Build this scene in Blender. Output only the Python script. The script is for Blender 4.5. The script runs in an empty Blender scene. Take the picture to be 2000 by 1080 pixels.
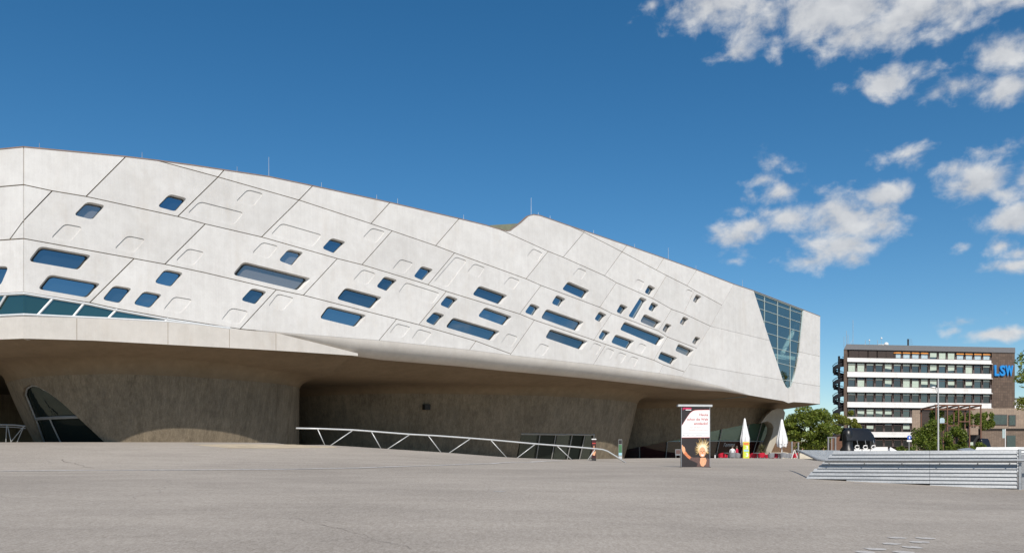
import bpy, math, random
import numpy as np
from mathutils import Vector, Matrix, geometry

random.seed(7)
scene = bpy.context.scene
COL = scene.collection
R = math.radians

# ------------------------------------------------------------------ camera
F = 1570.0      # focal length, in pixels of the 2000 px wide photograph
HY = 898.0      # the horizon row
EYE = 1.6
cam_data = bpy.data.cameras.new('camera')
cam_data.sensor_width = 36.0
cam_data.lens = F / 2000 * 36.0
cam_data.shift_y = (HY - 540) / 2000
cam_data.clip_start = 0.1
cam_data.clip_end = 6000
cam = bpy.data.objects.new('camera', cam_data)
cam.location = (0, 0, EYE)
cam.rotation_euler = (math.pi / 2, 0, 0)
COL.objects.link(cam)
scene.camera = cam

# ------------------------------------------------------------------ light
SUN_EL = R(42.4)
SUN_AZ = math.atan2(0.15, -0.99)          # clockwise from +Y
S_DIR = Vector((math.sin(SUN_AZ) * math.cos(SUN_EL), math.cos(SUN_AZ) * math.cos(SUN_EL), math.sin(SUN_EL)))
sun_data = bpy.data.lights.new('sun', 'SUN')
sun_data.energy = 4.7
sun_data.angle = R(0.53)
sun_data.color = (1.0, 0.935, 0.845)
sun = bpy.data.objects.new('sun', sun_data)
sun.rotation_euler = S_DIR.to_track_quat('Z', 'Y').to_euler()
sun.location = (20, -60, 80)
COL.objects.link(sun)

scene.view_settings.view_transform = 'Standard'
scene.view_settings.look = 'None'
scene.view_settings.gamma = 1.0
scene.view_settings.exposure = 0.0
scene.view_settings.use_curve_mapping = False

world = bpy.data.worlds.new('World')
scene.world = world
world.use_nodes = True


class NT:
    """small node-tree helper"""
    def __init__(self, tree):
        self.t = tree
        self.n = tree.nodes
        self.l = tree.links

    def new(self, kind, **kw):
        nd = self.n.new(kind)
        for k, v in kw.items():
            setattr(nd, k, v)
        return nd

    def put(self, sock, v):
        if isinstance(v, bpy.types.NodeSocket):
            self.l.new(v, sock)
        elif v is not None:
            sock.default_value = v

    def math(self, op, a, b=None, c=None, clamp=False):
        nd = self.new('ShaderNodeMath', operation=op, use_clamp=clamp)
        for i, v in enumerate((a, b, c)):
            self.put(nd.inputs[i], v)
        return nd.outputs[0]

    def vmath(self, op, a, b=None, out=0):
        nd = self.new('ShaderNodeVectorMath', operation=op)
        self.put(nd.inputs[0], a)
        if b is not None:
            self.put(nd.inputs[1], b)
        return nd.outputs[out]

    def mix(self, fac, a, b, mode='MIX'):
        nd = self.new('ShaderNodeMix', data_type='RGBA', blend_type=mode)
        self.put(nd.inputs[0], fac)
        self.put(nd.inputs[6], a)
        self.put(nd.inputs[7], b)
        return nd.outputs[2]

    def ramp(self, fac, lo, hi, to_lo=0.0, to_hi=1.0, smooth=True):
        nd = self.new('ShaderNodeMapRange', interpolation_type='SMOOTHSTEP' if smooth else 'LINEAR')
        self.put(nd.inputs[0], fac)
        for i, v in enumerate((lo, hi, to_lo, to_hi)):
            self.put(nd.inputs[i + 1], v)
        return nd.outputs[0]

    def noise(self, vec, scale, detail=4.0, rough=0.55, dist=0.0):
        nd = self.new('ShaderNodeTexNoise')
        if vec is not None:
            self.l.new(vec, nd.inputs['Vector'])
        nd.inputs['Scale'].default_value = scale
        nd.inputs['Detail'].default_value = detail
        nd.inputs['Roughness'].default_value = rough
        nd.inputs['Distortion'].default_value = dist
        return nd.outputs['Fac']

    def scaled(self, vec, s):
        nd = self.new('ShaderNodeMapping')
        self.l.new(vec, nd.inputs[0])
        nd.inputs['Scale'].default_value = s
        return nd.outputs[0]


def build_world():
    w = NT(world.node_tree)
    w.n.clear()
    out = w.new('ShaderNodeOutputWorld')
    sky = w.new('ShaderNodeTexSky', sky_type='NISHITA')
    sky.sun_disc = False
    sky.sun_elevation = SUN_EL
    sky.sun_rotation = SUN_AZ
    sky.altitude = 1500
    sky.air_density = 1.15
    sky.dust_density = 0.3
    sky.ozone_density = 2.8
    bg = w.new('ShaderNodeBackground')
    hs = w.new('ShaderNodeHueSaturation')
    hs.inputs['Saturation'].default_value = 1.31
    hs.inputs['Hue'].default_value = 0.495
    w.l.new(sky.outputs[0], hs.inputs['Color'])
    w.l.new(hs.outputs[0], bg.inputs[0])
    bg.inputs[1].default_value = 0.102
    tc = w.new('ShaderNodeTexCoord')
    sep = w.new('ShaderNodeSeparateXYZ')
    w.l.new(tc.outputs['Generated'], sep.inputs[0])
    az = w.math('ARCTAN2', sep.outputs[0], sep.outputs[1])
    el = w.math('ARCSINE', sep.outputs[2])
    com = w.new('ShaderNodeCombineXYZ')
    w.l.new(az, com.inputs[0])
    w.l.new(el, com.inputs[1])
    P = com.outputs[0]
    # the cumulus clouds: (photo x, y, half width, half height, strength) turned into azimuth and elevation
    blobs = [(1400, 15, 95, 42, 1), (1620, 20, 180, 62, 1), (1800, 25, 130, 55, .95), (1700, 62, 120, 36, .9), (1930, 0, 150, 30, .75),
             (1440, 100, 40, 22, .62), (1515, 97, 28, 18, .55), (1725, 163, 62, 28, 1), (1790, 140, 35, 22, .6), (1880, 168, 60, 24, .85), (1960, 175, 55, 24, .85),
             (1960, 103, 60, 36, 1.05), (1540, 425, 52, 22, .95), (1440, 462, 44, 26, .8), (1470, 445, 40, 16, .75), (1655, 428, 85, 48, 1.05), (1720, 383, 50, 22, .95),
             (1640, 480, 70, 34, .95), (1590, 511, 48, 13, .75), (1720, 440, 48, 30, .85), (1665, 505, 30, 18, .8), (1527, 378, 34, 20, .85), (1490, 352, 30, 14, .65),
             (1510, 325, 30, 22, .5), (1465, 385, 18, 12, .65), (1440, 412, 18, 12, .55), (1435, 510, 20, 8, .55), (1455, 490, 26, 12, .55),
             (1775, 300, 46, 22, .62), (1860, 330, 34, 20, .6), (1920, 355, 62, 32, 1.), (1960, 380, 40, 22, .85), (1940, 295, 44, 18, .62), (2010, 345, 40, 28, .8),
             (1990, 427, 70, 28, 1.05), (1955, 480, 28, 14, .7), (1990, 495, 32, 11, .75), (1980, 521, 50, 14, .8), (1875, 482, 20, 9, .45),
             (1950, 652, 75, 12, .85), (1880, 628, 55, 9, .5), (1865, 648, 26, 9, .5), (1275, 8, 16, 10, .5), (2090, 60, 70, 60, 1), (2120, 260, 90, 40, 1), (2150, 450, 80, 40, 1)]
    field = None
    for (x, y, rx, ry, s) in blobs:
        def ae(x, y):
            X, Z = (x - 1000) / F, (HY - y) / F
            return math.atan2(X, 1), math.atan2(Z, math.hypot(X, 1))
        a0, e0 = ae(x, y)
        ra = abs(ae(x + rx, y)[0] - ae(x - rx, y)[0]) / 2
        re = abs(ae(x, y - ry)[1] - ae(x, y + ry)[1]) / 2
        v = w.vmath('SUBTRACT', P, (a0, e0, 0))
        v = w.vmath('MULTIPLY', v, (1 / ra, 1 / re, 0))
        ln = w.vmath('LENGTH', v, out=1)
        b = w.math('MULTIPLY_ADD', ln, -0.62 * s, s)
        field = b if field is None else w.math('SMOOTH_MAX', field, b, 0.12)
    # the same sort of scattered clouds over the rest of the sky, clear towards the left of the view
    n_far = w.noise(w.scaled(P, (1, 1.9, 1)), 5.0, 3.0, 0.5)
    far = w.math('MULTIPLY_ADD', n_far, 5.0, -3.05)
    side = w.ramp(w.math('ABSOLUTE', w.math('SUBTRACT', az, R(-12))), R(52), R(75))
    far = w.math('MULTIPLY_ADD', w.math('SUBTRACT', side, 1.0), 3.0, far)
    field = w.math('MAXIMUM', field, far)
    nz = w.noise(w.scaled(P, (1, 1.35, 1)), 26.0, 6.0, 0.56, 0.25)
    nz2 = w.noise(w.scaled(P, (1, 1.2, 1)), 95.0, 4.0, 0.6)
    f2 = w.math('ADD', field, w.math('MULTIPLY_ADD', nz, 1.9, -0.93))
    f2 = w.math('ADD', f2, w.math('MULTIPLY_ADD', nz2, 0.4, -0.2))
    dens = w.ramp(f2, 0.08, 0.92)
    dens = w.math('MULTIPLY', dens, 0.93)
    # lit tops and greyer bellies
    up = w.vmath('ADD', P, (0.004, 0.016, 0))
    nzu = w.noise(w.scaled(up, (1, 1.35, 1)), 26.0, 6.0, 0.56, 0.25)
    sh = w.math('ADD', w.math('MULTIPLY', w.math('SUBTRACT', nz, nzu), 1.7), w.math('MULTIPLY_ADD', f2, -0.16, 0.72))
    sh = w.math('ADD', sh, w.math('MULTIPLY_ADD', nz2, 0.14, -0.07), clamp=True)
    ccol = w.mix(sh, (4.5, 4.75, 5.2, 1), (7.5, 7.6, 7.7, 1))
    cb = w.new('ShaderNodeBackground')
    w.l.new(ccol, cb.inputs[0])
    cb.inputs[1].default_value = 0.098
    ms = w.new('ShaderNodeMixShader')
    up_only = w.math('GREATER_THAN', sep.outputs[2], 0.0)
    w.l.new(w.math('MULTIPLY', dens, up_only), ms.inputs[0])
    w.l.new(bg.outputs[0], ms.inputs[1])
    w.l.new(cb.outputs[0], ms.inputs[2])
    w.l.new(ms.outputs[0], out.inputs[0])


build_world()
world.cycles.sampling_method = 'MANUAL'
world.cycles.sample_map_resolution = 512


# ------------------------------------------------------------------ materials
def mat(name):
    m = bpy.data.materials.new(name)
    m.use_nodes = True
    t = NT(m.node_tree)
    t.n.clear()
    t.out = t.new('ShaderNodeOutputMaterial')
    t.p = t.new('ShaderNodeBsdfPrincipled')
    t.l.new(t.p.outputs[0], t.out.inputs[0])
    t.co = t.new('ShaderNodeTexCoord').outputs['Object']
    return m, t


def bump(t, h, strength, dist=0.02):
    b = t.new('ShaderNodeBump')
    b.inputs['Strength'].default_value = strength
    b.inputs['Distance'].default_value = dist
    t.l.new(h, b.inputs['Height'])
    t.l.new(b.outputs[0], t.p.inputs['Normal'])


def plain(name, col, rough=0.6, metal=0.0, var=0.12, scale=3.0, spec=0.4):
    m, t = mat(name)
    n = t.noise(t.co, scale, 5.0, 0.6)
    c0 = tuple(c * (1 - var) for c in col) + (1,)
    c1 = tuple(min(1, c * (1 + var)) for c in col) + (1,)
    t.l.new(t.mix(t.ramp(n, 0.3, 0.7), c0, c1), t.p.inputs['Base Color'])
    t.p.inputs['Roughness'].default_value = rough
    t.p.inputs['Metallic'].default_value = metal
    t.p.inputs['Specular IOR Level'].default_value = spec
    return m


def concrete(name, lo, hi, streak=0.25, per_object=0.06, stain=(0.5, 0.42, 0.33), stain_amt=0.18, bumps=0.12):
    m, t = mat(name)
    big = t.noise(t.co, 0.28, 5.0, 0.6)
    mid = t.noise(t.co, 1.6, 6.0, 0.65)
    fine = t.noise(t.co, 16.0, 4.0, 0.6)
    ver = t.math('ADD', t.math('MULTIPLY', t.noise(t.scaled(t.co, (1, 1, 0.06)), 2.3, 6.0, 0.7), 0.5), t.math('MULTIPLY', t.noise(t.scaled(t.co, (1, 1, 0.02)), 11.0, 4.0, 0.75), 0.5))
    f = t.math('ADD', t.math('MULTIPLY', big, 0.5), t.math('MULTIPLY', mid, 0.5))
    f = t.math('ADD', t.math('MULTIPLY', f, 1 - streak), t.math('MULTIPLY', ver, streak))
    f = t.math('ADD', f, t.math('MULTIPLY_ADD', fine, 0.2, -0.1))
    c = t.mix(t.ramp(f, 0.3, 0.7), lo + (1,), hi + (1,))
    st = t.math('MULTIPLY', t.ramp(t.noise(t.scaled(t.co, (1, 1, 0.35)), 0.55, 6.0, 0.7), 0.5, 0.75), stain_amt)
    c = t.mix(st, c, stain + (1,))
    oi = t.new('ShaderNodeObjectInfo')
    hs = t.new('ShaderNodeHueSaturation')
    t.l.new(t.math('MULTIPLY_ADD', oi.outputs['Random'], per_object * 2, 1 - per_object), hs.inputs['Value'])
    t.l.new(c, hs.inputs['Color'])
    t.l.new(hs.outputs[0], t.p.inputs['Base Color'])
    t.p.inputs['Roughness'].default_value = 0.82
    t.p.inputs['Specular IOR Level'].default_value = 0.3
    bump(t, t.math('ADD', mid, t.math('MULTIPLY', fine, 0.4)), bumps, 0.03)
    return m


def glass_mirror(name, tint, refl, fac, rough=0.015, wav=0.004):
    m, t = mat(name)
    t.n.remove(t.p)
    df = t.new('ShaderNodeBsdfDiffuse')
    df.inputs[0].default_value = tint + (1,)
    gl = t.new('ShaderNodeBsdfGlossy')
    gl.inputs['Color'].default_value = refl + (1,)
    gl.inputs['Roughness'].default_value = rough
    b = t.new('ShaderNodeBump')
    b.inputs['Strength'].default_value = 0.25
    b.inputs['Distance'].default_value = wav
    t.l.new(t.noise(t.co, 0.7, 2.0), b.inputs['Height'])
    t.l.new(b.outputs[0], gl.inputs['Normal'])
    mx = t.new('ShaderNodeMixShader')
    oi = t.new('ShaderNodeObjectInfo')
    t.l.new(t.math('MULTIPLY_ADD', oi.outputs['Random'], 0.3, fac - 0.15), mx.inputs[0])
    t.l.new(df.outputs[0], mx.inputs[1])
    t.l.new(gl.outputs[0], mx.inputs[2])
    t.l.new(mx.outputs[0], t.out.inputs[0])
    return m


def glass_clear(name, tint, refl=0.25):
    m, t = mat(name)
    t.n.remove(t.p)
    tr = t.new('ShaderNodeBsdfTransparent')
    tr.inputs[0].default_value = tint + (1,)
    gl = t.new('ShaderNodeBsdfGlossy')
    gl.inputs['Color'].default_value = (0.9, 0.95, 0.95, 1)
    gl.inputs['Roughness'].default_value = 0.01
    mx = t.new('ShaderNodeMixShader')
    mx.inputs[0].default_value = refl
    t.l.new(tr.outputs[0], mx.inputs[1])
    t.l.new(gl.outputs[0], mx.inputs[2])
    t.l.new(mx.outputs[0], t.out.inputs[0])
    return m


def foliage(name, c0, c1, c2, trans=0.35):
    m, t = mat(name)
    g = t.new('ShaderNodeNewGeometry')
    n = t.noise(t.co, 0.9, 3.0, 0.6)
    f = t.math('ADD', t.math('MULTIPLY', g.outputs['Random Per Island'], 0.6), t.math('MULTIPLY', n, 0.55))
    c = t.mix(t.ramp(f, 0.15, 0.6), c0 + (1,), c1 + (1,))
    c = t.mix(t.ramp(f, 0.6, 1.05), c, c2 + (1,))
    t.l.new(c, t.p.inputs['Base Color'])
    t.p.inputs['Roughness'].default_value = 0.5
    t.p.inputs['Specular IOR Level'].default_value = 0.35
    tl = t.new('ShaderNodeBsdfTranslucent')
    t.l.new(c, tl.inputs[0])
    mx = t.new('ShaderNodeMixShader')
    mx.inputs[0].default_value = trans
    t.l.new(t.p.outputs[0], mx.inputs[1])
    t.l.new(tl.outputs[0], mx.inputs[2])
    t.l.new(mx.outputs[0], t.out.inputs[0])
    return m


def asphalt_material():
    m, t = mat('asphalt')
    big = t.noise(t.co, 0.07, 5.0, 0.6)
    mid = t.noise(t.scaled(t.co, (0.35, 1, 1)), 0.7, 5.0, 0.65)
    spk = t.noise(t.co, 55.0, 3.0, 0.7)
    spk2 = t.noise(t.co, 14.0, 4.0, 0.7)
    f = t.math('ADD', t.math('MULTIPLY', big, 0.45), t.math('MULTIPLY', mid, 0.35))
    f = t.math('ADD', f, t.math('MULTIPLY', spk2, 0.2))
    c = t.mix(t.ramp(f, 0.38, 0.61), (0.265, 0.228, 0.186, 1), (0.415, 0.362, 0.30, 1))
    g2 = t.noise(t.co, 30.0, 2.0, 0.8)
    g3 = t.noise(t.scaled(t.co, (1, 0.3, 1)), 15.0, 4.0, 0.8)
    gr = t.math('ADD', t.math('MULTIPLY', g2, 0.5), t.math('MULTIPLY', g3, 0.35))
    gr = t.math('ADD', gr, t.math('MULTIPLY', spk, 0.15))
    c = t.mix(t.ramp(gr, 0.36, 0.64), t.mix(0.36, c, (0.12, 0.10, 0.085, 1)), t.mix(0.36, c, (0.58, 0.53, 0.48, 1)))
    pebble = t.ramp(t.noise(t.co, 38.0, 1.0, 0.5), 0.72, 0.8)
    c = t.mix(t.math('MULTIPLY', pebble, 0.6), c, (0.72, 0.68, 0.63, 1))
    # hairline cracks
    vo = t.new('ShaderNodeTexVoronoi', feature='DISTANCE_TO_EDGE')
    vo.inputs['Scale'].default_value = 0.09
    wv = t.new('ShaderNodeTexNoise')
    wv.inputs['Scale'].default_value = 0.5
    wv.inputs['Detail'].default_value = 6
    t.l.new(t.co, wv.inputs['Vector'])
    t.l.new(t.vmath('ADD', t.co, t.vmath('SCALE', wv.outputs['Color'], None)), vo.inputs['Vector'])
    for nd in t.n:
        if nd.type == 'VECT_MATH' and nd.operation == 'SCALE':
            nd.inputs[3].default_value = 2.2
    cr = t.ramp(vo.outputs['Distance'], 0.0, 0.0022, 0.4, 0.0)
    cr = t.math('MULTIPLY', cr, t.ramp(t.noise(t.co, 0.12, 2.0), 0.45, 0.6))
    c = t.mix(cr, c, (0.1, 0.09, 0.08, 1))
    t.l.new(c, t.p.inputs['Base Color'])
    t.p.inputs['Roughness'].default_value = 0.9
    t.p.inputs['Specular IOR Level'].default_value = 0.25
    bump(t, spk, 0.35, 0.01)
    return m


def brick_material(name, c1, c2, mortar, sx, sz, rot=False):
    m, t = mat(name)
    b = t.new('ShaderNodeTexBrick')
    cx = t.new('ShaderNodeSeparateXYZ')
    t.l.new(t.co, cx.inputs[0])
    cc = t.new('ShaderNodeCombineXYZ')
    t.l.new(t.math('ADD', cx.outputs[0], t.math('MULTIPLY', cx.outputs[1], 0.35)), cc.inputs[0])
    t.l.new(cx.outputs[2], cc.inputs[1])
    t.l.new(cc.outputs[0], b.inputs['Vector'])
    b.inputs['Scale'].default_value = 1.0
    b.inputs['Brick Width'].default_value = sx
    b.inputs['Row Height'].default_value = sz
    b.inputs['Mortar Size'].default_value = 0.035
    b.inputs['Color1'].default_value = c1 + (1,)
    b.inputs['Color2'].default_value = c2 + (1,)
    b.inputs['Mortar'].default_value = mortar + (1,)
    b.offset = 0.0
    n = t.noise(t.co, 0.8, 5.0, 0.6)
    c = t.mix(t.ramp(n, 0.35, 0.7, 0.0, 0.4), b.outputs['Color'], tuple(x * 0.6 for x in c1) + (1,))
    t.l.new(c, t.p.inputs['Base Color'])
    t.p.inputs['Roughness'].default_value = 0.7
    bump(t, b.outputs['Fac'], -0.4, 0.03)
    return m


def zinc_material():
    m, t = mat('galvanised_steel')
    n = t.noise(t.scaled(t.co, (0.3, 1, 3)), 2.5, 5.0, 0.6)
    v = t.new('ShaderNodeTexVoronoi')
    v.inputs['Scale'].default_value = 22
    t.l.new(t.co, v.inputs['Vector'])
    f = t.math('ADD', t.math('MULTIPLY', n, 0.7), t.math('MULTIPLY', v.outputs['Distance'], 0.35))
    c = t.mix(t.ramp(f, 0.25, 0.75), (0.26, 0.27, 0.28, 1), (0.37, 0.383, 0.395, 1))
    t.l.new(c, t.p.inputs['Base Color'])
    t.p.inputs['Metallic'].default_value = 0.15
    t.l.new(t.ramp(n, 0.3, 0.7, 0.38, 0.55), t.p.inputs['Roughness'])
    return m


def grating_material():
    m, t = mat('steel_grating')
    v = t.new('ShaderNodeTexVoronoi')
    v.inputs['Scale'].default_value = 26
    t.l.new(t.co, v.inputs['Vector'])
    c = t.mix(t.ramp(v.outputs['Distance'], 0.15, 0.5), (0.18, 0.2, 0.2, 1), (0.5, 0.52, 0.52, 1))
    t.l.new(c, t.p.inputs['Base Color'])
    t.p.inputs['Roughness'].default_value = 0.6
    t.p.inputs['Metallic'].default_value = 0.3
    # open meshes of the grating let light through
    tr = t.new('ShaderNodeBsdfTransparent')
    mx = t.new('ShaderNodeMixShader')
    t.l.new(t.ramp(v.outputs['Distance'], 0.36, 0.46, 0.85, 0.0), mx.inputs[0])
    t.l.new(t.p.outputs[0], mx.inputs[1])
    t.l.new(tr.outputs[0], mx.inputs[2])
    t.l.new(mx.outputs[0], t.out.inputs[0])
    return m


M = {
    'panel': concrete('pale_facade_concrete', (0.545, 0.525, 0.50), (0.70, 0.683, 0.658), 0.36, 0.045, (0.50, 0.44, 0.37), 0.26, 0.06),
    'beam': concrete('cast_edge_concrete', (0.52, 0.485, 0.44), (0.64, 0.60, 0.55), 0.25, 0.02, (0.46, 0.38, 0.30), 0.25, 0.08),
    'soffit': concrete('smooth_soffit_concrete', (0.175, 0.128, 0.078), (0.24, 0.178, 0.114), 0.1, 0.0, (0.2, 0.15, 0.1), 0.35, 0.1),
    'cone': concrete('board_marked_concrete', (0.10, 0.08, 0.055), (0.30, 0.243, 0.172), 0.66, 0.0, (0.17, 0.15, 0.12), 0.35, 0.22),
    'core': plain('dark_joint_concrete', (0.13, 0.09, 0.05), 0.9),
    'roof': plain('olive_roof_sheet', (0.20, 0.21, 0.15), 0.6),
    'coping': plain('roof_edge_metal', (0.27, 0.19, 0.15), 0.6, 0.1),
    'rod': plain('steel_rod', (0.42, 0.44, 0.47), 0.4, 0.6),
    'win': glass_mirror('blue_reflecting_glass', (0.012, 0.02, 0.03), (0.44, 0.56, 0.66), 0.5),
    'win_grey': glass_mirror('grey_reflecting_glass', (0.16, 0.155, 0.15), (0.62, 0.64, 0.66), 0.36, 0.05),
    'ribbon': glass_mirror('dark_green_glass', (0.01, 0.03, 0.027), (0.42, 0.60, 0.58), 0.3),
    'door': glass_mirror('entrance_glass', (0.012, 0.016, 0.014), (0.5, 0.6, 0.56), 0.17),
    'cafe_glass': glass_mirror('green_cafe_glass', (0.07, 0.125, 0.092), (0.5, 0.65, 0.58), 0.22),
    'cafe_low': glass_mirror('maroon_cafe_glass', (0.04, 0.010, 0.010), (0.5, 0.55, 0.52), 0.14),
    'clear': glass_clear('curtain_wall_glass', (0.58, 0.74, 0.72), 0.36),
    'white_metal': plain('white_window_metal', (0.66, 0.67, 0.67), 0.4, 0.1, 0.05),
    'pale_green_metal': plain('pale_green_glazing_bar', (0.42, 0.50, 0.49), 0.4, 0.1, 0.05),
    'grey_metal': plain('grey_door_metal', (0.30, 0.30, 0.29), 0.45, 0.3, 0.08),
    'frame': plain('dark_window_frame', (0.03, 0.032, 0.028), 0.5),
    'rail': plain('pale_steel_tube', (0.55, 0.55, 0.54), 0.42, 0.25, 0.06),
    'asphalt': asphalt_material(),
    'chalk': plain('worn_white_line', (0.62, 0.60, 0.58), 0.9, 0, 0.25, 6),
    'faint': plain('faded_footprint_paint', (0.47, 0.445, 0.415), 0.9, 0, 0.2, 12),
    'seal': plain('brown_joint_seal', (0.20, 0.145, 0.095), 0.9),
    'crack': plain('tarred_crack', (0.20, 0.17, 0.145), 0.9, 0, 0.3, 4),
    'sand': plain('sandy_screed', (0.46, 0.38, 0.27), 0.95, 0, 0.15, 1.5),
    'zinc': zinc_material(),
    'grating': grating_material(),
    'cream': plain('cream_render', (0.55, 0.49, 0.39), 0.85, 0, 0.1),
    'leg': concrete('pale_leg_concrete', (0.34, 0.305, 0.25), (0.44, 0.40, 0.335), 0.4, 0.0, (0.2, 0.17, 0.13), 0.3, 0.2),
    'interior': plain('interior_plaster', (0.24, 0.28, 0.275), 0.8),
    'interior_dark': plain('interior_shade', (0.10, 0.12, 0.13), 0.8),
    'black': plain('black_gloss_plastic', (0.012, 0.012, 0.013), 0.38, 0, 0.1, 3, 0.5),
    'matt_black': plain('matt_black', (0.02, 0.019, 0.018), 0.6),
    'brown_metal': plain('brown_painted_steel', (0.16, 0.075, 0.045), 0.5),
    'brown_wood': plain('brown_timber', (0.16, 0.095, 0.055), 0.8, 0, 0.2, 4),
    'dark_brown': plain('dark_brown_panel', (0.055, 0.038, 0.03), 0.45),
    'mauve': plain('mauve_brown_frame', (0.11, 0.082, 0.075), 0.5),
    'stair': plain('stair_black_steel', (0.022, 0.02, 0.022), 0.45),
    'band': concrete('office_band_concrete', (0.72, 0.70, 0.67), (0.84, 0.82, 0.79), 0.4, 0.02, (0.36, 0.30, 0.24), 0.4, 0.05),
    'fascia': plain('grey_roof_fascia', (0.16, 0.155, 0.155), 0.5, 0.1, 0.06),
    'brick': brick_material('brown_wall_tile', (0.10, 0.065, 0.045), (0.15, 0.10, 0.07), (0.07, 0.05, 0.038), 0.62, 0.62),
    'brick_tan': brick_material('tan_wall_brick', (0.30, 0.22, 0.16), (0.38, 0.28, 0.20), (0.24, 0.18, 0.14), 0.5, 0.25),
    'brick_annex': brick_material('brown_annex_brick', (0.17, 0.12, 0.085), (0.23, 0.165, 0.12), (0.13, 0.095, 0.07), 0.5, 0.25),
    'off_glass': glass_mirror('office_glass', (0.04, 0.043, 0.042), (0.42, 0.45, 0.45), 0.24),
    'blind': plain('pale_green_blind', (0.46, 0.53, 0.44), 0.7, 0, 0.06),
    'awning': plain('orange_awning', (0.75, 0.28, 0.03), 0.7),
    'blue': plain('blue_letter_face', (0.02, 0.24, 0.60), 0.45, 0, 0.06),
    'blue_side': plain('blue_letter_edge', (0.02, 0.10, 0.26), 0.5),
    'sign_blue': plain('traffic_sign_blue', (0.02, 0.10, 0.50), 0.4),
    'white': plain('white_paint', (0.78, 0.77, 0.75), 0.55, 0, 0.03),
    'cloth': plain('white_canvas', (0.78, 0.77, 0.76), 0.85, 0, 0.04),
    'red': plain('red_chair_shell', (0.50, 0.012, 0.035), 0.5),
    'grey_chair': plain('grey_chair_shell', (0.24, 0.24, 0.25), 0.55),
    'skin': plain('skin', (0.50, 0.30, 0.21), 0.6),
    'hair': plain('brown_hair', (0.07, 0.045, 0.03), 0.6),
    'shirt_white': plain('white_shirt', (0.75, 0.74, 0.73), 0.8),
    'shirt_red': plain('red_shirt', (0.50, 0.02, 0.06), 0.8),
    'trousers': plain('dark_trousers', (0.04, 0.045, 0.06), 0.8),
    'bark': plain('bark', (0.09, 0.065, 0.045), 0.9, 0, 0.25, 5),
    'leaf': foliage('leaf_mid_green', (0.05, 0.085, 0.012), (0.18, 0.235, 0.035), (0.38, 0.40, 0.08), 0.42),
    'leaf_light': foliage('leaf_yellow_green', (0.09, 0.12, 0.015), (0.23, 0.25, 0.035), (0.36, 0.35, 0.08), 0.45),
    'leaf_ivy': foliage('leaf_ivy', (0.04, 0.07, 0.008), (0.13, 0.18, 0.022), (0.25, 0.28, 0.045), 0.3),
    'leaf_olive': foliage('leaf_olive', (0.09, 0.09, 0.04), (0.2, 0.19, 0.09), (0.33, 0.3, 0.16)),
    'p_dark': plain('poster_charcoal', (0.035, 0.028, 0.028), 0.35, 0, 0.05),
    'p_white': plain('poster_white', (0.80, 0.79, 0.78), 0.4, 0, 0.02),
    'p_red': plain('poster_red', (0.50, 0.06, 0.05), 0.4, 0, 0.05),
    'p_pink': plain('poster_pink', (0.72, 0.04, 0.14), 0.4, 0, 0.05),
    'p_pale': plain('poster_pale_red', (0.66, 0.46, 0.43), 0.4, 0, 0.05),
    'p_grey': plain('poster_grey', (0.52, 0.53, 0.54), 0.4, 0, 0.05),
    'p_skin': plain('poster_skin', (0.66, 0.22, 0.10), 0.4, 0, 0.15, 14),
    'p_skin2': plain('poster_skin_light', (0.80, 0.40, 0.22), 0.4, 0, 0.12, 14),
    'p_hair': plain('poster_hair', (0.78, 0.50, 0.18), 0.4, 0, 0.3, 18),
    'p_hair2': plain('poster_hair_light', (0.85, 0.75, 0.55), 0.4, 0, 0.1, 18),
    'p_dress': plain('poster_dress', (0.13, 0.075, 0.065), 0.5, 0, 0.35, 60),
    'lime': plain('lime_sign', (0.55, 0.66, 0.06), 0.5, 0, 0.05),
    'yellow': plain('yellow_print', (0.75, 0.62, 0.05), 0.5, 0, 0.05),
    'sky_print': plain('pale_blue_print', (0.35, 0.58, 0.66), 0.5, 0, 0.05),
    'orange_print': plain('orange_print', (0.75, 0.2, 0.05), 0.5, 0, 0.05),
    'green_print': plain('green_print', (0.07, 0.17, 0.08), 0.4, 0, 0.15, 8),
    'pale_blue': plain('pale_blue_panel', (0.42, 0.52, 0.56), 0.5),
    'dull_green': plain('dull_green_door', (0.06, 0.085, 0.075), 0.5),
    'maroon': plain('maroon_interior', (0.045, 0.008, 0.01), 0.6),
}


# ------------------------------------------------------------------ mesh and object helpers
ROOT = {}


def root_loc(o):
    while o is not None and o.parent is not None:
        o = o.parent
    return ROOT.get(o.name, Vector((0, 0, 0))) if o is not None else Vector((0, 0, 0))


def thing(name, label, cat, loc, group=None):
    o = bpy.data.objects.new(name, None)
    o.empty_display_size = 0.3
    COL.objects.link(o)
    o.location = loc
    ROOT[o.name] = Vector(loc)
    o['label'] = label
    o['category'] = cat
    if group:
        o['group'] = group
    return o


def tag(o, label, cat, group=None):
    o['label'] = label
    o['category'] = cat
    if group:
        o['group'] = group
    return o


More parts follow.
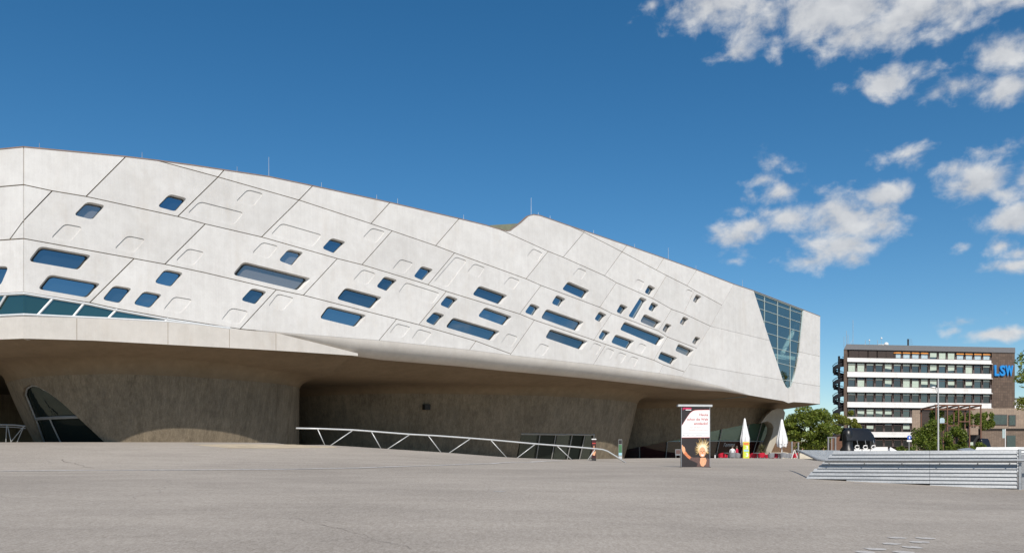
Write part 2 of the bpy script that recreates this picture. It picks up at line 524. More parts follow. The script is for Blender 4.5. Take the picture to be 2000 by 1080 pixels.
class MB:
    def __init__(self):
        self.v = []
        self.f = []

    def add(self, verts, faces):
        b = len(self.v)
        self.v += [tuple(p) for p in verts]
        self.f += [tuple(b + i for i in f) for f in faces]
        return self

    def face(self, pts):
        return self.add(pts, [tuple(range(len(pts)))])

    def hexa(self, p):
        """eight corners: bottom ring then top ring"""
        return self.add(p, [(3, 2, 1, 0), (4, 5, 6, 7), (0, 1, 5, 4), (1, 2, 6, 5), (2, 3, 7, 6), (3, 0, 4, 7)])

    def box(self, c, ax, ay, az):
        """centre and three half-axis vectors"""
        c, ax, ay, az = map(Vector, (c, ax, ay, az))
        return self.hexa([c - ax - ay - az, c + ax - ay - az, c + ax + ay - az, c - ax + ay - az,
                          c - ax - ay + az, c + ax - ay + az, c + ax + ay + az, c - ax + ay + az])

    def bx(self, x0, x1, y0, y1, z0, z1):
        return self.box(((x0 + x1) / 2, (y0 + y1) / 2, (z0 + z1) / 2), ((x1 - x0) / 2, 0, 0), (0, (y1 - y0) / 2, 0), (0, 0, (z1 - z0) / 2))

    def tube(self, pts, r, seg=8, caps=True):
        pts = [Vector(p) for p in pts]
        n = len(pts)
        rs = r if isinstance(r, (list, tuple)) else [r] * n
        rings = []
        ref = None
        for i, p in enumerate(pts):
            t = (pts[min(i + 1, n - 1)] - pts[max(i - 1, 0)]).normalized()
            if ref is None or abs(t.dot(ref)) > 0.95:
                ref = Vector((0, 0, 1)) if abs(t.z) < 0.9 else Vector((1, 0, 0))
            a = t.cross(ref).normalized()
            b = a.cross(t).normalized()
            rings.append([p + (a * math.cos(2 * math.pi * k / seg) + b * math.sin(2 * math.pi * k / seg)) * rs[i] for k in range(seg)])
        base = len(self.v)
        for rg in rings:
            self.v += [tuple(q) for q in rg]
        for i in range(n - 1):
            for k in range(seg):
                a0 = base + i * seg + k
                a1 = base + i * seg + (k + 1) % seg
                self.f.append((a0, a1, a1 + seg, a0 + seg))
        if caps:
            self.f.append(tuple(base + k for k in reversed(range(seg))))
            self.f.append(tuple(base + (n - 1) * seg + k for k in range(seg)))
        return self

    def grid(self, rows, closed=False):
        """rows of points, equal length"""
        base = len(self.v)
        nr, nc = len(rows), len(rows[0])
        for r_ in rows:
            self.v += [tuple(p) for p in r_]
        for i in range(nr - 1):
            for k in range(nc if closed else nc - 1):
                a = base + i * nc + k
                b = base + i * nc + (k + 1) % nc
                self.f.append((a, b, b + nc, a + nc))
        return self

    def lathe(self, c, prof, seg=12):
        """prof: list of (r, z)"""
        c = Vector(c)
        rows = [[c + Vector((r * math.cos(2 * math.pi * k / seg), r * math.sin(2 * math.pi * k / seg), z)) for k in range(seg)] for r, z in prof]
        self.grid(rows, True)
        b = len(self.v) - len(prof) * seg
        self.f.append(tuple(b + k for k in reversed(range(seg))))
        self.f.append(tuple(b + (len(prof) - 1) * seg + k for k in range(seg)))
        return self

    def mesh(self, name, off=Vector((0, 0, 0)), smooth=False):
        me = bpy.data.meshes.new(name)
        ox, oy, oz = off
        me.from_pydata([(x - ox, y - oy, z - oz) for x, y, z in self.v], [], self.f)
        if smooth:
            me.polygons.foreach_set('use_smooth', [True] * len(me.polygons))
        me.update()
        return me

    def build(self, name, m, parent=None, smooth=False, sharp=None):
        """parent given: a part; else a top-level mesh whose origin is at its base centre"""
        if parent is not None:
            off = root_loc(parent)
        else:
            xs, ys, zs = zip(*self.v)
            off = Vector(((min(xs) + max(xs)) / 2, (min(ys) + max(ys)) / 2, min(zs)))
        me = self.mesh(name, off, smooth)
        me.materials.append(M[m] if isinstance(m, str) else m)
        o = bpy.data.objects.new(name, me)
        COL.objects.link(o)
        if parent is not None:
            o.parent = parent
        else:
            o.location = off
            ROOT[o.name] = Vector(off)
        if sharp is not None:
            me.set_sharp_from_angle(angle=R(sharp))
        return o


def copy_tree(o, parent=None):
    c = o.copy()
    COL.objects.link(c)
    if parent is not None:
        c.parent = parent
    for ch in list(o.children):
        copy_tree(ch, c)
    return c


def structure(o):
    o['kind'] = 'structure'
    return o


def at(px, py, D):
    """the point at depth D that the photograph shows at (px, py)"""
    return Vector(((px - 1000) / F * D, D, EYE + (HY - py) / F * D))


def text_mesh(s, width=None, height=None, extrude=0.0, align='LEFT', shear=0.0, bold=0.0):
    cu = bpy.data.curves.new('text', 'FONT')
    cu.body = s
    cu.extrude = extrude
    cu.offset = bold
    cu.shear = shear
    cu.resolution_u = 3
    o = bpy.data.objects.new('text', cu)
    me = bpy.data.meshes.new_from_object(o)
    bpy.data.objects.remove(o)
    bpy.data.curves.remove(cu)
    co = np.array([v.co[:] for v in me.vertices])
    mn, mx = co.min(0), co.max(0)
    sx = width / (mx[0] - mn[0]) if width else None
    sy = height / (mx[1] - mn[1]) if height else sx
    if sx is None:
        sx = sy
    for v in me.vertices:
        v.co.x = (v.co.x - mn[0]) * sx
        v.co.y = v.co.y * sy if not height else (v.co.y - mn[1]) * sy
    return me


def text_part(s, origin, right, up, m, parent, name='lettering', **kw):
    """text laid from origin along 'right', standing along 'up'"""
    me = text_mesh(s, **kw)
    right, up = Vector(right).normalized(), Vector(up).normalized()
    nrm = right.cross(up)
    origin = Vector(origin) - root_loc(parent)
    for v in me.vertices:
        v.co = origin + right * v.co.x + up * v.co.y + nrm * v.co.z
    me.materials.append(M[m])
    o = bpy.data.objects.new(name, me)
    COL.objects.link(o)
    o.parent = parent
    return o


# ------------------------------------------------------------------ ground
CP = np.array([
    (0, 0, 0), (-10, 0, .1), (10, 0, -.1), (-30, 0, .4), (30, 0, -.2), (0, 10, .34), (-8, 11, .4), (8, 11, .26), (0, 20, .76), (-13, 20, .86), (12, 20, .52), (24, 22, .4),
    (-19, 30, 1.22), (-40, 28, 1.3), (0, 31, 1.14), (7.8, 34, 1.31), (9.8, 27.6, .97), (15.8, 25, .68), (2, 45, 1.40), (20, 38, 1.05), (30, 34, .8), (34, 50, 1.2),
    (-28, 45, 2.5), (-40, 42, 2.5), (-26, 57, 2.85), (-16, 60, 2.85), (-11.4, 49, 2.54), (-8.2, 50.5, 2.34), (-4.3, 52, 2.10), (-.5, 53.5, 1.80), (4.2, 55, 1.60), (8, 56, 1.40),
    (12.6, 64, 1.76), (18.6, 64, 1.76), (22.5, 62, 1.70), (28, 66, 1.6), (12, 88, 1.45), (30, 92, 1.45), (-2, 80, 1.7), (-30, 85, 2.6), (50, 80, 1.4), (60, 120, 1.4), (0, 130, 1.4), (-60, 110, 2.0), (-70, 50, 2.2)])


def _phi(r):
    return r


_n = len(CP)
_A = np.zeros((_n + 3, _n + 3))
_d = np.sqrt(((CP[:, None, :2] - CP[None, :, :2]) ** 2).sum(-1))
_A[:_n, :_n] = _phi(_d)
_A[:_n, _n:] = np.c_[np.ones(_n), CP[:, :2]]
_A[_n:, :_n] = _A[:_n, _n:].T
_W = np.linalg.solve(_A, np.r_[CP[:, 2], 0, 0, 0])
RAIL_A = np.array([-13.5, 47.6])
RAIL_B = np.array([8.0, 56.0])
_rd = (RAIL_B - RAIL_A) / np.linalg.norm(RAIL_B - RAIL_A)
_rn = np.array([-_rd[1], _rd[0]])


def _ss(x):
    x = np.clip(x, 0, 1)
    return x * x * (3 - 2 * x)


def ground(x, y):
    x = np.asarray(x, float)
    y = np.asarray(y, float)
    xc = np.clip(x, -80, 70)
    yc = np.clip(y, -30, 130)
    d = np.sqrt((xc[..., None] - CP[:, 0]) ** 2 + (yc[..., None] - CP[:, 1]) ** 2)
    z = _phi(d) @ _W[:_n] + _W[_n] + _W[_n + 1] * xc + _W[_n + 2] * yc
    # the hollow behind the handrail, down to the entrance level
    s = (x - RAIL_A[0]) * _rn[0] + (y - RAIL_A[1]) * _rn[1]
    a = (x - RAIL_A[0]) * _rd[0] + (y - RAIL_A[1]) * _rd[1]
    k = _ss((s - 0.25) / 3.2) * _ss((a - 0.0) / 3.0) * (1 - _ss((a - 25) / 6))
    z = z * (1 - k) + np.minimum(z, 1.62) * k
    far = _ss((np.hypot(x, y - 40) - 90) / 60)
    return z * (1 - far) + 1.4 * far


def gz(x, y):
    return float(ground(np.array([x]), np.array([y]))[0])


def gpt(px, py, d0=6.0, d1=75.0):
    """where the ray through (px, py) meets the ground"""
    X, Z = (px - 1000) / F, (HY - py) / F
    D = np.arange(d0, d1, 0.05)
    dz = EYE + Z * D - ground(X * D, D)
    i = np.argmax(dz < 0)
    if not (dz < 0).any():
        i = np.argmin(dz)
    return Vector((X * D[i], D[i], float(ground(np.array([X * D[i]]), np.array([D[i]]))[0])))


def build_ground():
    def axis(lo, hi, step, far):
        inner = list(np.arange(lo, hi + 1e-6, step))
        a, s = lo, step
        left = []
        while a > -far:
            s *= 1.45
            a -= s
            left.append(a)
        b, s = hi, step
        right = []
        while b < far:
            s *= 1.45
            b += s
            right.append(b)
        return np.array(left[::-1] + inner + right)
    xs = axis(-48, 48, 0.6, 2600)
    ys = axis(2, 100, 0.6, 2600)
    gx, gy = np.meshgrid(xs, ys)
    z = ground(gx, gy)
    nx, ny = len(xs), len(ys)
    v = np.c_[gx.ravel(), gy.ravel(), z.ravel()]
    i, j = np.meshgrid(np.arange(nx - 1), np.arange(ny - 1))
    a = (j * nx + i).ravel()
    f = np.c_[a, a + 1, a + 1 + nx, a + nx]
    me = bpy.data.meshes.new('ground')
    me.from_pydata(v.tolist(), [], f.tolist())
    me.polygons.foreach_set('use_smooth', [True] * len(me.polygons))
    me.materials.append(M['asphalt'])
    o = bpy.data.objects.new('ground', me)
    COL.objects.link(o)
    structure(o)


build_ground()


def drape(name, pts_px, width, m, lift=0.006, step=0.5, vary=0.0, wander=0.0):
    """a flat strip laid along the ground through photo points"""
    pts = [gpt(*p) for p in pts_px]
    dense = []
    for a, b in zip(pts, pts[1:]):
        n = max(1, int((b - a).length / step))
        dense += [a.lerp(b, k / n) for k in range(n)]
    dense.append(pts[-1])
    off_ = Vector((0, 0, 0))
    for i in range(1, len(dense)):
        off_ = off_ * .93 + Vector((random.uniform(-1, 1), random.uniform(-1, 1), 0)) * wander
        dense[i] = dense[i] + off_
    mb = MB()
    L_, R_ = [], []
    for i, p in enumerate(dense):
        t = (dense[min(i + 1, len(dense) - 1)] - dense[max(i - 1, 0)])
        t.z = 0
        t.normalize()
        s = Vector((-t.y, t.x, 0)) * width * 0.5 * (1 + vary * random.uniform(-1, 1))
        for lst, q in ((L_, p + s), (R_, p - s)):
            lst.append((q.x, q.y, gz(q.x, q.y) + lift))
    mb.grid([L_, R_])
    return structure(mb.build(name, m))


drape('painted_line', [(-60, 919), (120, 919), (350, 918), (560, 916.5), (700, 914), (850, 909), (960, 905.5), (1040, 902), (1100, 899)], 0.2, 'chalk', 0.016, 0.3, 0.35)
for ln_, wd_ in (([(120, 897), (190, 913.5)], .025), ([(575, 1012), (640, 1026), (720, 1048), (800, 1070)], .007), ([(1640, 977), (1720, 981), (1830, 984), (1990, 987)], .012), ([(1800, 1056), (1900, 1061), (1999, 1066)], .008)):
    drape('ground_crack', ln_, wd_, 'crack', 0.008, 0.12, 0.9, 0.05)
# sandy strip of screed in front of the first cone
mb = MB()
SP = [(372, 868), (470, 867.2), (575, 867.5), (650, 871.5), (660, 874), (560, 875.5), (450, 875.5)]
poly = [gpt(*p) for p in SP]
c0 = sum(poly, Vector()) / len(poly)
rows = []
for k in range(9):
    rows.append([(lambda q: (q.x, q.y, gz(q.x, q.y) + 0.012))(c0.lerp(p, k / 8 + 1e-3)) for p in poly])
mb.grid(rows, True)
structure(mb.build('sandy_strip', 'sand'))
# painted footprints near the camera
for i, (px, py) in enumerate([(1752, 1051), (1808, 1051.5), (1740, 1062.5), (1795, 1059), (1710, 1073), (1780, 1069), (1690, 1079), (1762, 1079), (1725, 1088), (975, 959.5), (1675, 943)]):
    c = gpt(px, py)
    mb = MB()
    pts = []
    for k in range(14):
        a = 2 * math.pi * k / 14
        r = 0.055 + 0.018 * math.cos(2 * a) + random.uniform(-.012, .012)
        x, y = c.x + 2.0 * r * math.cos(a), c.y + 2.6 * r * math.sin(a)
        pts.append((x, y, gz(x, y) + 0.008))
    mb.face(pts)
    structure(mb.build('painted_footprint', 'faint'))


# ------------------------------------------------------------------ the science centre
P0 = Vector(((46 - 1000) / F * 46, 46, 0))
P1 = Vector(((1602 - 1000) / F * 98, 98, 0))
LEN = (P1 - P0).length
DV = (P1 - P0) / LEN                      # along the facade
NV = Vector((DV.y, -DV.x, 0))             # towards the square
WV = -NV                                  # into the building


def W(u, w, z):
    return P0 + DV * u + WV * w + Vector((0, 0, z))


def un(px, py, w=0.0):
    """photo point -> (along the facade, height) on the plane w behind it"""
    X = (px - 1000) / F
    c = P0 + WV * w
    t = c.dot(NV) / (X * NV.x + NV.y)
    return (Vector((t * X, t, 0)) - P0).dot(DV), EYE + t * (HY - py) / F


def proj(p):
    return 1000 + F * p.x / p.y, HY - F * (p.z - EYE) / p.y


ROOF=[(46,287),(246,306),(304,313),(375,322.5),(438,332),(525,345),(611,363),(762,395.5),(897,427),(950,440),(975,447.5),(990,451),(997,450),(1017,435),(1032,421.5),(1042,419),(1055,421),(1112,441),(1141,450.5),(1225,479),(1297,504),(1361,527),(1434,555),(1472,567.5)]
RIGHT=[(1569.5,605),(1602,617.5),(1601.5,789)]
BOT=[(1601.5,789),(1575,786.5),(1550,785),(1540,787),(1530,783),(1500,778),(1465,772),(1410,755),(1331,735.5)]
LB=[(1331,735.5),(1288,729),(1159,712),(1000,694),(917,683.6),(740,665),(539,649),(469,642.5)]
LOW=[(469,642.5),(330,621),(227,602.5),(175,591),(46,571)]
VG=[(1472,567.5),(1500,655),(1517,705),(1529,742),(1535,755),(1540.5,759),(1546,754),(1552,737),(1561,692),(1567.5,630),(1569.5,605)]
JOINTS=[
 [(46,361),(102,373),(168,384),(347,423),(401,437.5),(511,463),(659,505),(707,517),(836,556),(872,569),(1015,613),(1044,625),(1160,664),(1184,672.5),(1277,703),(1296,712),(1337,726)],
 [(46,466),(262,505),(322,516),(400,532.5),(540,565.5),(592.5,576.5),(775,623),(818,634),(930,666),(998,691)],
 [(304,313),(426,346),(584,391),(724.5,437),(766,451),(851,480),(888,494),(1027.5,544.5),(1057,557.5),(1171.5,600),(1195,612),(1286,646),(1304,658),(1361,680)],
 [(975,448),(1071,491),(1100,502.5),(1181,538.5),(1204,552),(1275,583),(1312,604),(1335,612),(1388,637)],
 [(1112,441),(1141,454),(1215,492),(1282,527.5),(1302,538),(1342,558),(1357,567),(1410,596)],
 [(1434,555),(1410,596),(1388,637),(1361,680),(1347,711),(1337,726),(1331,735.5)],
 [(246,306),(168,384)],[(438,332),(426,346),(347,423)],[(611,363),(584,391),(511,463)],[(762,395.5),(724.5,437)],
 [(766,451),(707,517)],[(897,427),(851,480)],[(888,494),(836,556)],[(1071,491),(1027.5,544.5)],[(1141,450.5),(1141,454),(1100,502.5)],
 [(1225,479),(1215,492),(1181,538.5)],[(1297,504),(1282,527.5)],[(1302,538),(1275,583)],[(1361,527),(1342,558)],[(1357,567),(1335,612)],
 [(102,373),(46,431)],[(401,437.5),(322,516)],[(659,505),(592.5,576.5)],[(872,569),(818,634)],
 [(1057,557.5),(1015,613)],[(1204,552),(1171.5,600)],[(1195,612),(1160,664)],[(1312,604),(1286,646)],[(1304,658),(1277,703)],
 [(1044,625),(998,691)],[(998,691),(996.5,693.7)],[(1184,672.5),(1159,712)],[(1296,712),(1288,729)],
 [(262,505),(175,591)],[(540,565.5),(469,642.5)],[(775,623),(740,665)],[(930,666),(917,683.6)],
 [(1388,637),(1503.3,665)],[(1347,711),(1529,742)],[(1561,687),(1601.7,696)],[(1549,746.3),(1601.6,754)],[(1540.5,759),(1540,787)],
]
def faces():
    polys=[ROOF,[ROOF[-1],RIGHT[0]],RIGHT,BOT,LB,LOW,[(46,571),(46,466),(46,431),(46,361),(46,287)],VG]+JOINTS
    V=[]
    def vid(p,eps=2.2):
        for i,q in enumerate(V):
            if abs(q[0]-p[0])<eps and abs(q[1]-p[1])<eps: return i
        V.append(tuple(p));return len(V)-1
    S=set()
    for pl in polys:
        ids=[vid(p) for p in pl]
        for a,b in zip(ids,ids[1:]):
            if a!=b:S.add((min(a,b),max(a,b)))
    # split segments at vertices lying on them and at crossings
    changed=True
    while changed:
        changed=False
        for (a,b) in list(S):
            A,B=V[a],V[b];L2=(B[0]-A[0])**2+(B[1]-A[1])**2
            for i,q in enumerate(V):
                if i in(a,b):continue
                t=((q[0]-A[0])*(B[0]-A[0])+(q[1]-A[1])*(B[1]-A[1]))/L2
                if 0<t<1 and math.hypot(A[0]+t*(B[0]-A[0])-q[0],A[1]+t*(B[1]-A[1])-q[1])<2.2:
                    S.discard((a,b));S.add((min(a,i),max(a,i)));S.add((min(b,i),max(b,i)));changed=True;break
            if changed:break
        if changed:continue
        SL=list(S)
        for i,(a,b) in enumerate(SL):
            for c,e in SL[i+1:]:
                if len({a,b,c,e})<4:continue
                A,B,C,E=V[a],V[b],V[c],V[e]
                r=(B[0]-A[0],B[1]-A[1]);s=(E[0]-C[0],E[1]-C[1]);den=r[0]*s[1]-r[1]*s[0]
                if abs(den)<1e-9:continue
                t=((C[0]-A[0])*s[1]-(C[1]-A[1])*s[0])/den;u=((C[0]-A[0])*r[1]-(C[1]-A[1])*r[0])/den
                if 0<t<1 and 0<u<1:
                    k=vid((A[0]+t*r[0],A[1]+t*r[1]),.5)
                    for p,q in((a,b),(c,e)):
                        S.discard((p,q))
                        for z in(p,q):
                            if z!=k:S.add((min(z,k),max(z,k)))
                    changed=True;break
            if changed:break
    while True:
        deg={}
        for a,b in S:deg[a]=deg.get(a,0)+1;deg[b]=deg.get(b,0)+1
        bad=[e for e in S if deg[e[0]]==1 or deg[e[1]]==1]
        if not bad:break
        for e in bad:S.discard(e)
    nb={}
    for a,b in S:nb.setdefault(a,[]).append(b);nb.setdefault(b,[]).append(a)
    for a in nb:nb[a].sort(key=lambda b:math.atan2(V[b][1]-V[a][1],V[b][0]-V[a][0]))
    seen=set();out=[]
    for a in nb:
        for b in nb[a]:
            if (a,b) in seen:continue
            f=[];x,y=a,b
            while (x,y) not in seen:
                seen.add((x,y));f.append(x)
                l=nb[y];k=l.index(x);x,y=y,l[(k-1)%len(l)]
            ar=sum(V[f[i]][0]*V[f[(i+1)%len(f)]][1]-V[f[(i+1)%len(f)]][0]*V[f[i]][1] for i in range(len(f)))/2
            if ar>12:out.append([V[i] for i in f])
    return out


ZOOM = {'A': (0, 260), 'B': (0, 440), 'C': (400, 300), 'D': (400, 450), 'E': (800, 400), 'F': (1000, 480)}
# openings: w window, g grey window, n blind niche; four corners, quarter pixels from the sheet's corner
OPEN = {
    'A': [('g', 680, 535, 825, 565, 725, 678, 575, 640), ('n', 505, 708, 648, 735, 550, 850, 395, 820), ('n', 995, 800, 1140, 830, 1040, 942, 890, 905),
          ('w', 1325, 475, 1465, 510, 1375, 615, 1228, 575), ('n', 1560, 533, 1908, 622, 1825, 722, 1460, 630), ('n', 1470, 900, 1600, 930, 1510, 1038, 1368, 1000),
          ('w', 310, 882, 720, 955, 625, 1070, 218, 1000)],
    'B': [('w', 385, 383, 792, 455, 695, 567, 292, 497), ('w', 890, 468, 1035, 492, 940, 610, 797, 580), ('w', 1125, 512, 1272, 540, 1180, 648, 1038, 615),
          ('n', 1360, 555, 1508, 580, 1410, 692, 1272, 660), ('w', 1290, 342, 1437, 372, 1345, 482, 1203, 448)],
    'C': [('n', 335, 280, 462, 315, 375, 418, 240, 375), ('n', 600, 543, 918, 635, 845, 728, 512, 635), ('n', 450, 690, 578, 723, 495, 825, 365, 780),
          ('g', 655, 745, 775, 772, 690, 878, 575, 835), ('w', 990, 658, 1105, 690, 1015, 782, 915, 740), ('n', 1305, 580, 1412, 610, 1335, 705, 1230, 660),
          ('g', 300, 843, 835, 975, 745, 1072, 215, 945), ('n', 1530, 823, 1632, 855, 1555, 942, 1460, 905), ('w', 1695, 877, 1788, 905, 1710, 995, 1630, 960),
          ('n', 1235, 903, 1340, 937, 1265, 1030, 1155, 990), ('w', 1405, 957, 1508, 988, 1430, 1078, 1338, 1040)],
    'D': [('n', 1570, 405, 1838, 490, 1780, 575, 1508, 490), ('w', 1100, 445, 1390, 522, 1310, 615, 1028, 535), ('w', 370, 448, 490, 478, 405, 580, 280, 545),
          ('n', 570, 493, 702, 528, 610, 628, 492, 595), ('w', 965, 588, 1268, 662, 1190, 757, 895, 685), ('n', 205, 603, 345, 632, 268, 738, 125, 700),
          ('n', 1500, 725, 1612, 755, 1540, 842, 1440, 805), ('n', 1670, 768, 1778, 800, 1710, 885, 1612, 850), ('w', 1895, 505, 1983, 535, 1920, 615, 1835, 580),
          ('w', 1795, 633, 1878, 660, 1805, 747, 1722, 710)],
    'E': [('n', 360, 405, 450, 437, 295, 645, 185, 605), ('n', 505, 458, 592, 490, 540, 572, 445, 530), ('n', 785, 560, 865, 592, 810, 668, 728, 630),
          ('n', 965, 340, 1042, 378, 1000, 448, 912, 408), ('w', 545, 630, 770, 708, 710, 782, 490, 702), ('w', 590, 798, 805, 873, 745, 947, 532, 870),
          ('w', 340, 878, 712, 988, 650, 1065, 280, 955), ('n', 765, 1003, 848, 1030, 800, 1110, 710, 1085), ('w', 950, 768, 1022, 798, 975, 870, 898, 840),
          ('w', 1150, 702, 1222, 735, 1180, 800, 1108, 770), ('w', 1070, 812, 1365, 915, 1315, 990, 1025, 885), ('n', 1320, 492, 1385, 520, 1340, 590, 1270, 555),
          ('w', 1240, 597, 1410, 670, 1365, 738, 1190, 660), ('n', 1780, 578, 1835, 605, 1810, 670, 1745, 635), ('w', 1870, 622, 1922, 650, 1885, 712, 1835, 685),
          ('w', 1485, 830, 1543, 858, 1495, 920, 1443, 893)],
    'F': [('w', 850, 452, 908, 478, 865, 540, 815, 515), ('w', 1005, 397, 1058, 420, 970, 575, 908, 550), ('w', 1095, 437, 1147, 463, 1112, 520, 1062, 497),
          ('g', 1035, 530, 1170, 592, 1128, 648, 1000, 593), ('w', 880, 590, 1195, 715, 1150, 785, 843, 655), ('g', 1205, 603, 1250, 620, 1215, 685, 1173, 660),
          ('n', 1370, 338, 1412, 355, 1395, 420, 1340, 390), ('g', 1440, 378, 1482, 397, 1450, 455, 1412, 432), ('g', 1340, 550, 1382, 570, 1350, 628, 1308, 605),
          ('g', 1435, 705, 1475, 722, 1445, 778, 1405, 757), ('g', 1300, 763, 1423, 815, 1385, 868, 1275, 818), ('w', 1165, 823, 1295, 875, 1255, 933, 1138, 880),
          ('w', 710, 653, 770, 675, 725, 745, 673, 720), ('w', 810, 690, 960, 742, 915, 810, 773, 755), ('n', 1000, 758, 1053, 780, 1015, 845, 962, 820),
          ('w', 300, 648, 597, 745, 545, 815, 260, 717), ('n', 225, 760, 295, 785, 245, 862, 172, 832), ('n', 640, 755, 702, 780, 660, 855, 600, 825),
          ('n', 745, 795, 803, 820, 765, 888, 705, 855), ('n', 840, 828, 897, 850, 855, 920, 802, 890), ('n', 935, 860, 990, 880, 955, 948, 898, 918)],
}


def rounded(q, seg=4, k=0.24):
    """round the corners of a quad given in facade metres"""
    out = []
    n = len(q)
    q = [Vector((p[0], p[1], 0)) for p in q]
    r = k * min((q[i] - q[(i + 1) % n]).length for i in range(n))
    for i in range(n):
        a, b, c = q[i - 1], q[i], q[(i + 1) % n]
        p0 = b + (a - b).normalized() * r
        p2 = b + (c - b).normalized() * r
        for s in range(seg + 1):
            t = s / seg
            p = p0.lerp(b, t).lerp(b.lerp(p2, t), t)
            out.append((p.x, p.y))
    return out


def inset(poly, dst):
    n = len(poly)
    ar = sum(poly[i][0] * poly[(i + 1) % n][1] - poly[(i + 1) % n][0] * poly[i][1] for i in range(n))
    sg = 1 if ar > 0 else -1
    out = []
    for i in range(n):
        a, b, c = (Vector((*poly[j], 0)) for j in (i - 1, i, (i + 1) % n))
        e0 = (b - a).normalized()
        e1 = (c - b).normalized()
        n0 = Vector((-e0.y, e0.x, 0)) * sg
        n1 = Vector((-e1.y, e1.x, 0)) * sg
        bi = n0 + n1
        k = bi.length_squared
        bi = n0 * 1.0 if k < 0.05 else bi * (2 / k)
        if bi.length > 3:
            bi = bi.normalized() * 3
        p = b + bi * dst
        out.append((p.x, p.y))
    return out


def inside(pt, poly):
    x, y = pt
    c = False
    n = len(poly)
    for i in range(n):
        x0, y0 = poly[i]
        x1, y1 = poly[(i + 1) % n]
        if (y0 > y) != (y1 > y) and x < (x1 - x0) * (y - y0) / (y1 - y0) + x0:
            c = not c
    return c


SC = thing('science_centre', 'sculptural pale concrete building raised on cones, slanted facade with scattered rounded windows', 'building', W(30, 20, 1.5))


SEAL = [0]


def make_panel(outer, openings, T, name='facade_panel', m='panel', thick=0.14):
    """outer loop and openings in plane coordinates (a, z); T(a, depth, z) gives the point"""
    mb = MB()
    loops = [outer]
    for kind, q in openings:
        loops.append(rounded(q))
    flat = [p for lp in loops for p in lp]
    tris = geometry.tessellate_polygon([[Vector((p[0], p[1], 0)) for p in lp] for lp in loops])
    fr = [T(p[0], 0, p[1]) for p in flat]
    front = T(0, 0, 0) - T(0, 1, 0)
    tr = []
    for t in tris:
        nrm = (fr[t[1]] - fr[t[0]]).cross(fr[t[2]] - fr[t[0]])
        tr.append(t if nrm.dot(front) > 0 else (t[0], t[2], t[1]))
    mb.add(fr, tr)
    mb.grid([[T(p[0], 0, p[1]) for p in outer], [T(p[0], thick, p[1]) for p in outer]], True)
    panes = []
    for (kind, q), lp in zip(openings, loops[1:]):
        cx = sum(p[0] for p in lp) / len(lp)
        cz = sum(p[1] for p in lp) / len(lp)
        if kind == 'n':
            dep, sc_ = 0.05, 0.985
        else:
            dep, sc_ = 0.38, 0.93
            fw = min(.10, .036 / max(.2, min(abs(p[1] - cz) for p in lp[2:3])))
        inner = [(cx + (p[0] - cx) * sc_, cz + (p[1] - cz) * sc_) for p in lp]
        mb.grid([[T(p[0], 0, p[1]) for p in lp], [T(p[0], dep, p[1]) for p in inner]], True)
        if kind == 'n':
            mb.face([T(p[0], dep, p[1]) for p in inner])
        else:
            panes.append((kind, [T(p[0], dep - 0.004, p[1]) for p in inner],
                          [[T(cx + (p[0] - cx) * k, dep - q_, cz + (p[1] - cz) * k) for p in inner] for k, q_ in ((1.0, .05), (1 - fw, .05), (1 - fw, 0))]))
    o = mb.build(name, m, SC)
    SEAL[0] += 1
    dj = .055 + .006 * (SEAL[0] % 7)
    wide = inset(outer, -.05)
    MB().grid([[T(p[0], dj, p[1]) for p in outer], [T(p[0], dj, p[1]) for p in wide]], True).build('joint_seal', 'seal', o)
    for kind, pts, fr3 in panes:
        MB().face(pts).build('window_pane', 'win' if kind == 'w' else 'win_grey', o)
        MB().grid(fr3, True).build('window_frame', 'frame', o)
    return o


def facade():
    ops = []
    for z, lst in OPEN.items():
        ox, oy = ZOOM[z]
        for it in lst:
            q = [(ox + it[1 + 2 * i] / 4, oy + it[2 + 2 * i] / 4) for i in range(4)]
            ops.append((it[0], q))
    for fc in faces():
        cx = sum(p[0] for p in fc) / len(fc)
        cy = sum(p[1] for p in fc) / len(fc)
        if inside((1530, 650), fc):
            continue
        mine = [(k, [un(*p) for p in q]) for k, q in ops if inside((sum(p[0] for p in q) / 4, sum(p[1] for p in q) / 4), fc)]
        outer = [un(*p) for p in fc]
        sol = cx > 1400 or (cy > 700 and cx > 1380)
        outer = inset(outer, 0.014 if sol else 0.028)
        make_panel(outer, mine, lambda a, d, z: W(a, d, z))


facade()
# the wing's left return
LD = (DV * -0.63 + WV * 0.776).normalized()
LN = Vector((LD.y, -LD.x, 0))
if LN.dot(Vector((0, -1, 0))) < 0:
    LN = -LN


def TL(a, d, z):
    return P0 + LD * a - LN * d + Vector((0, 0, z))


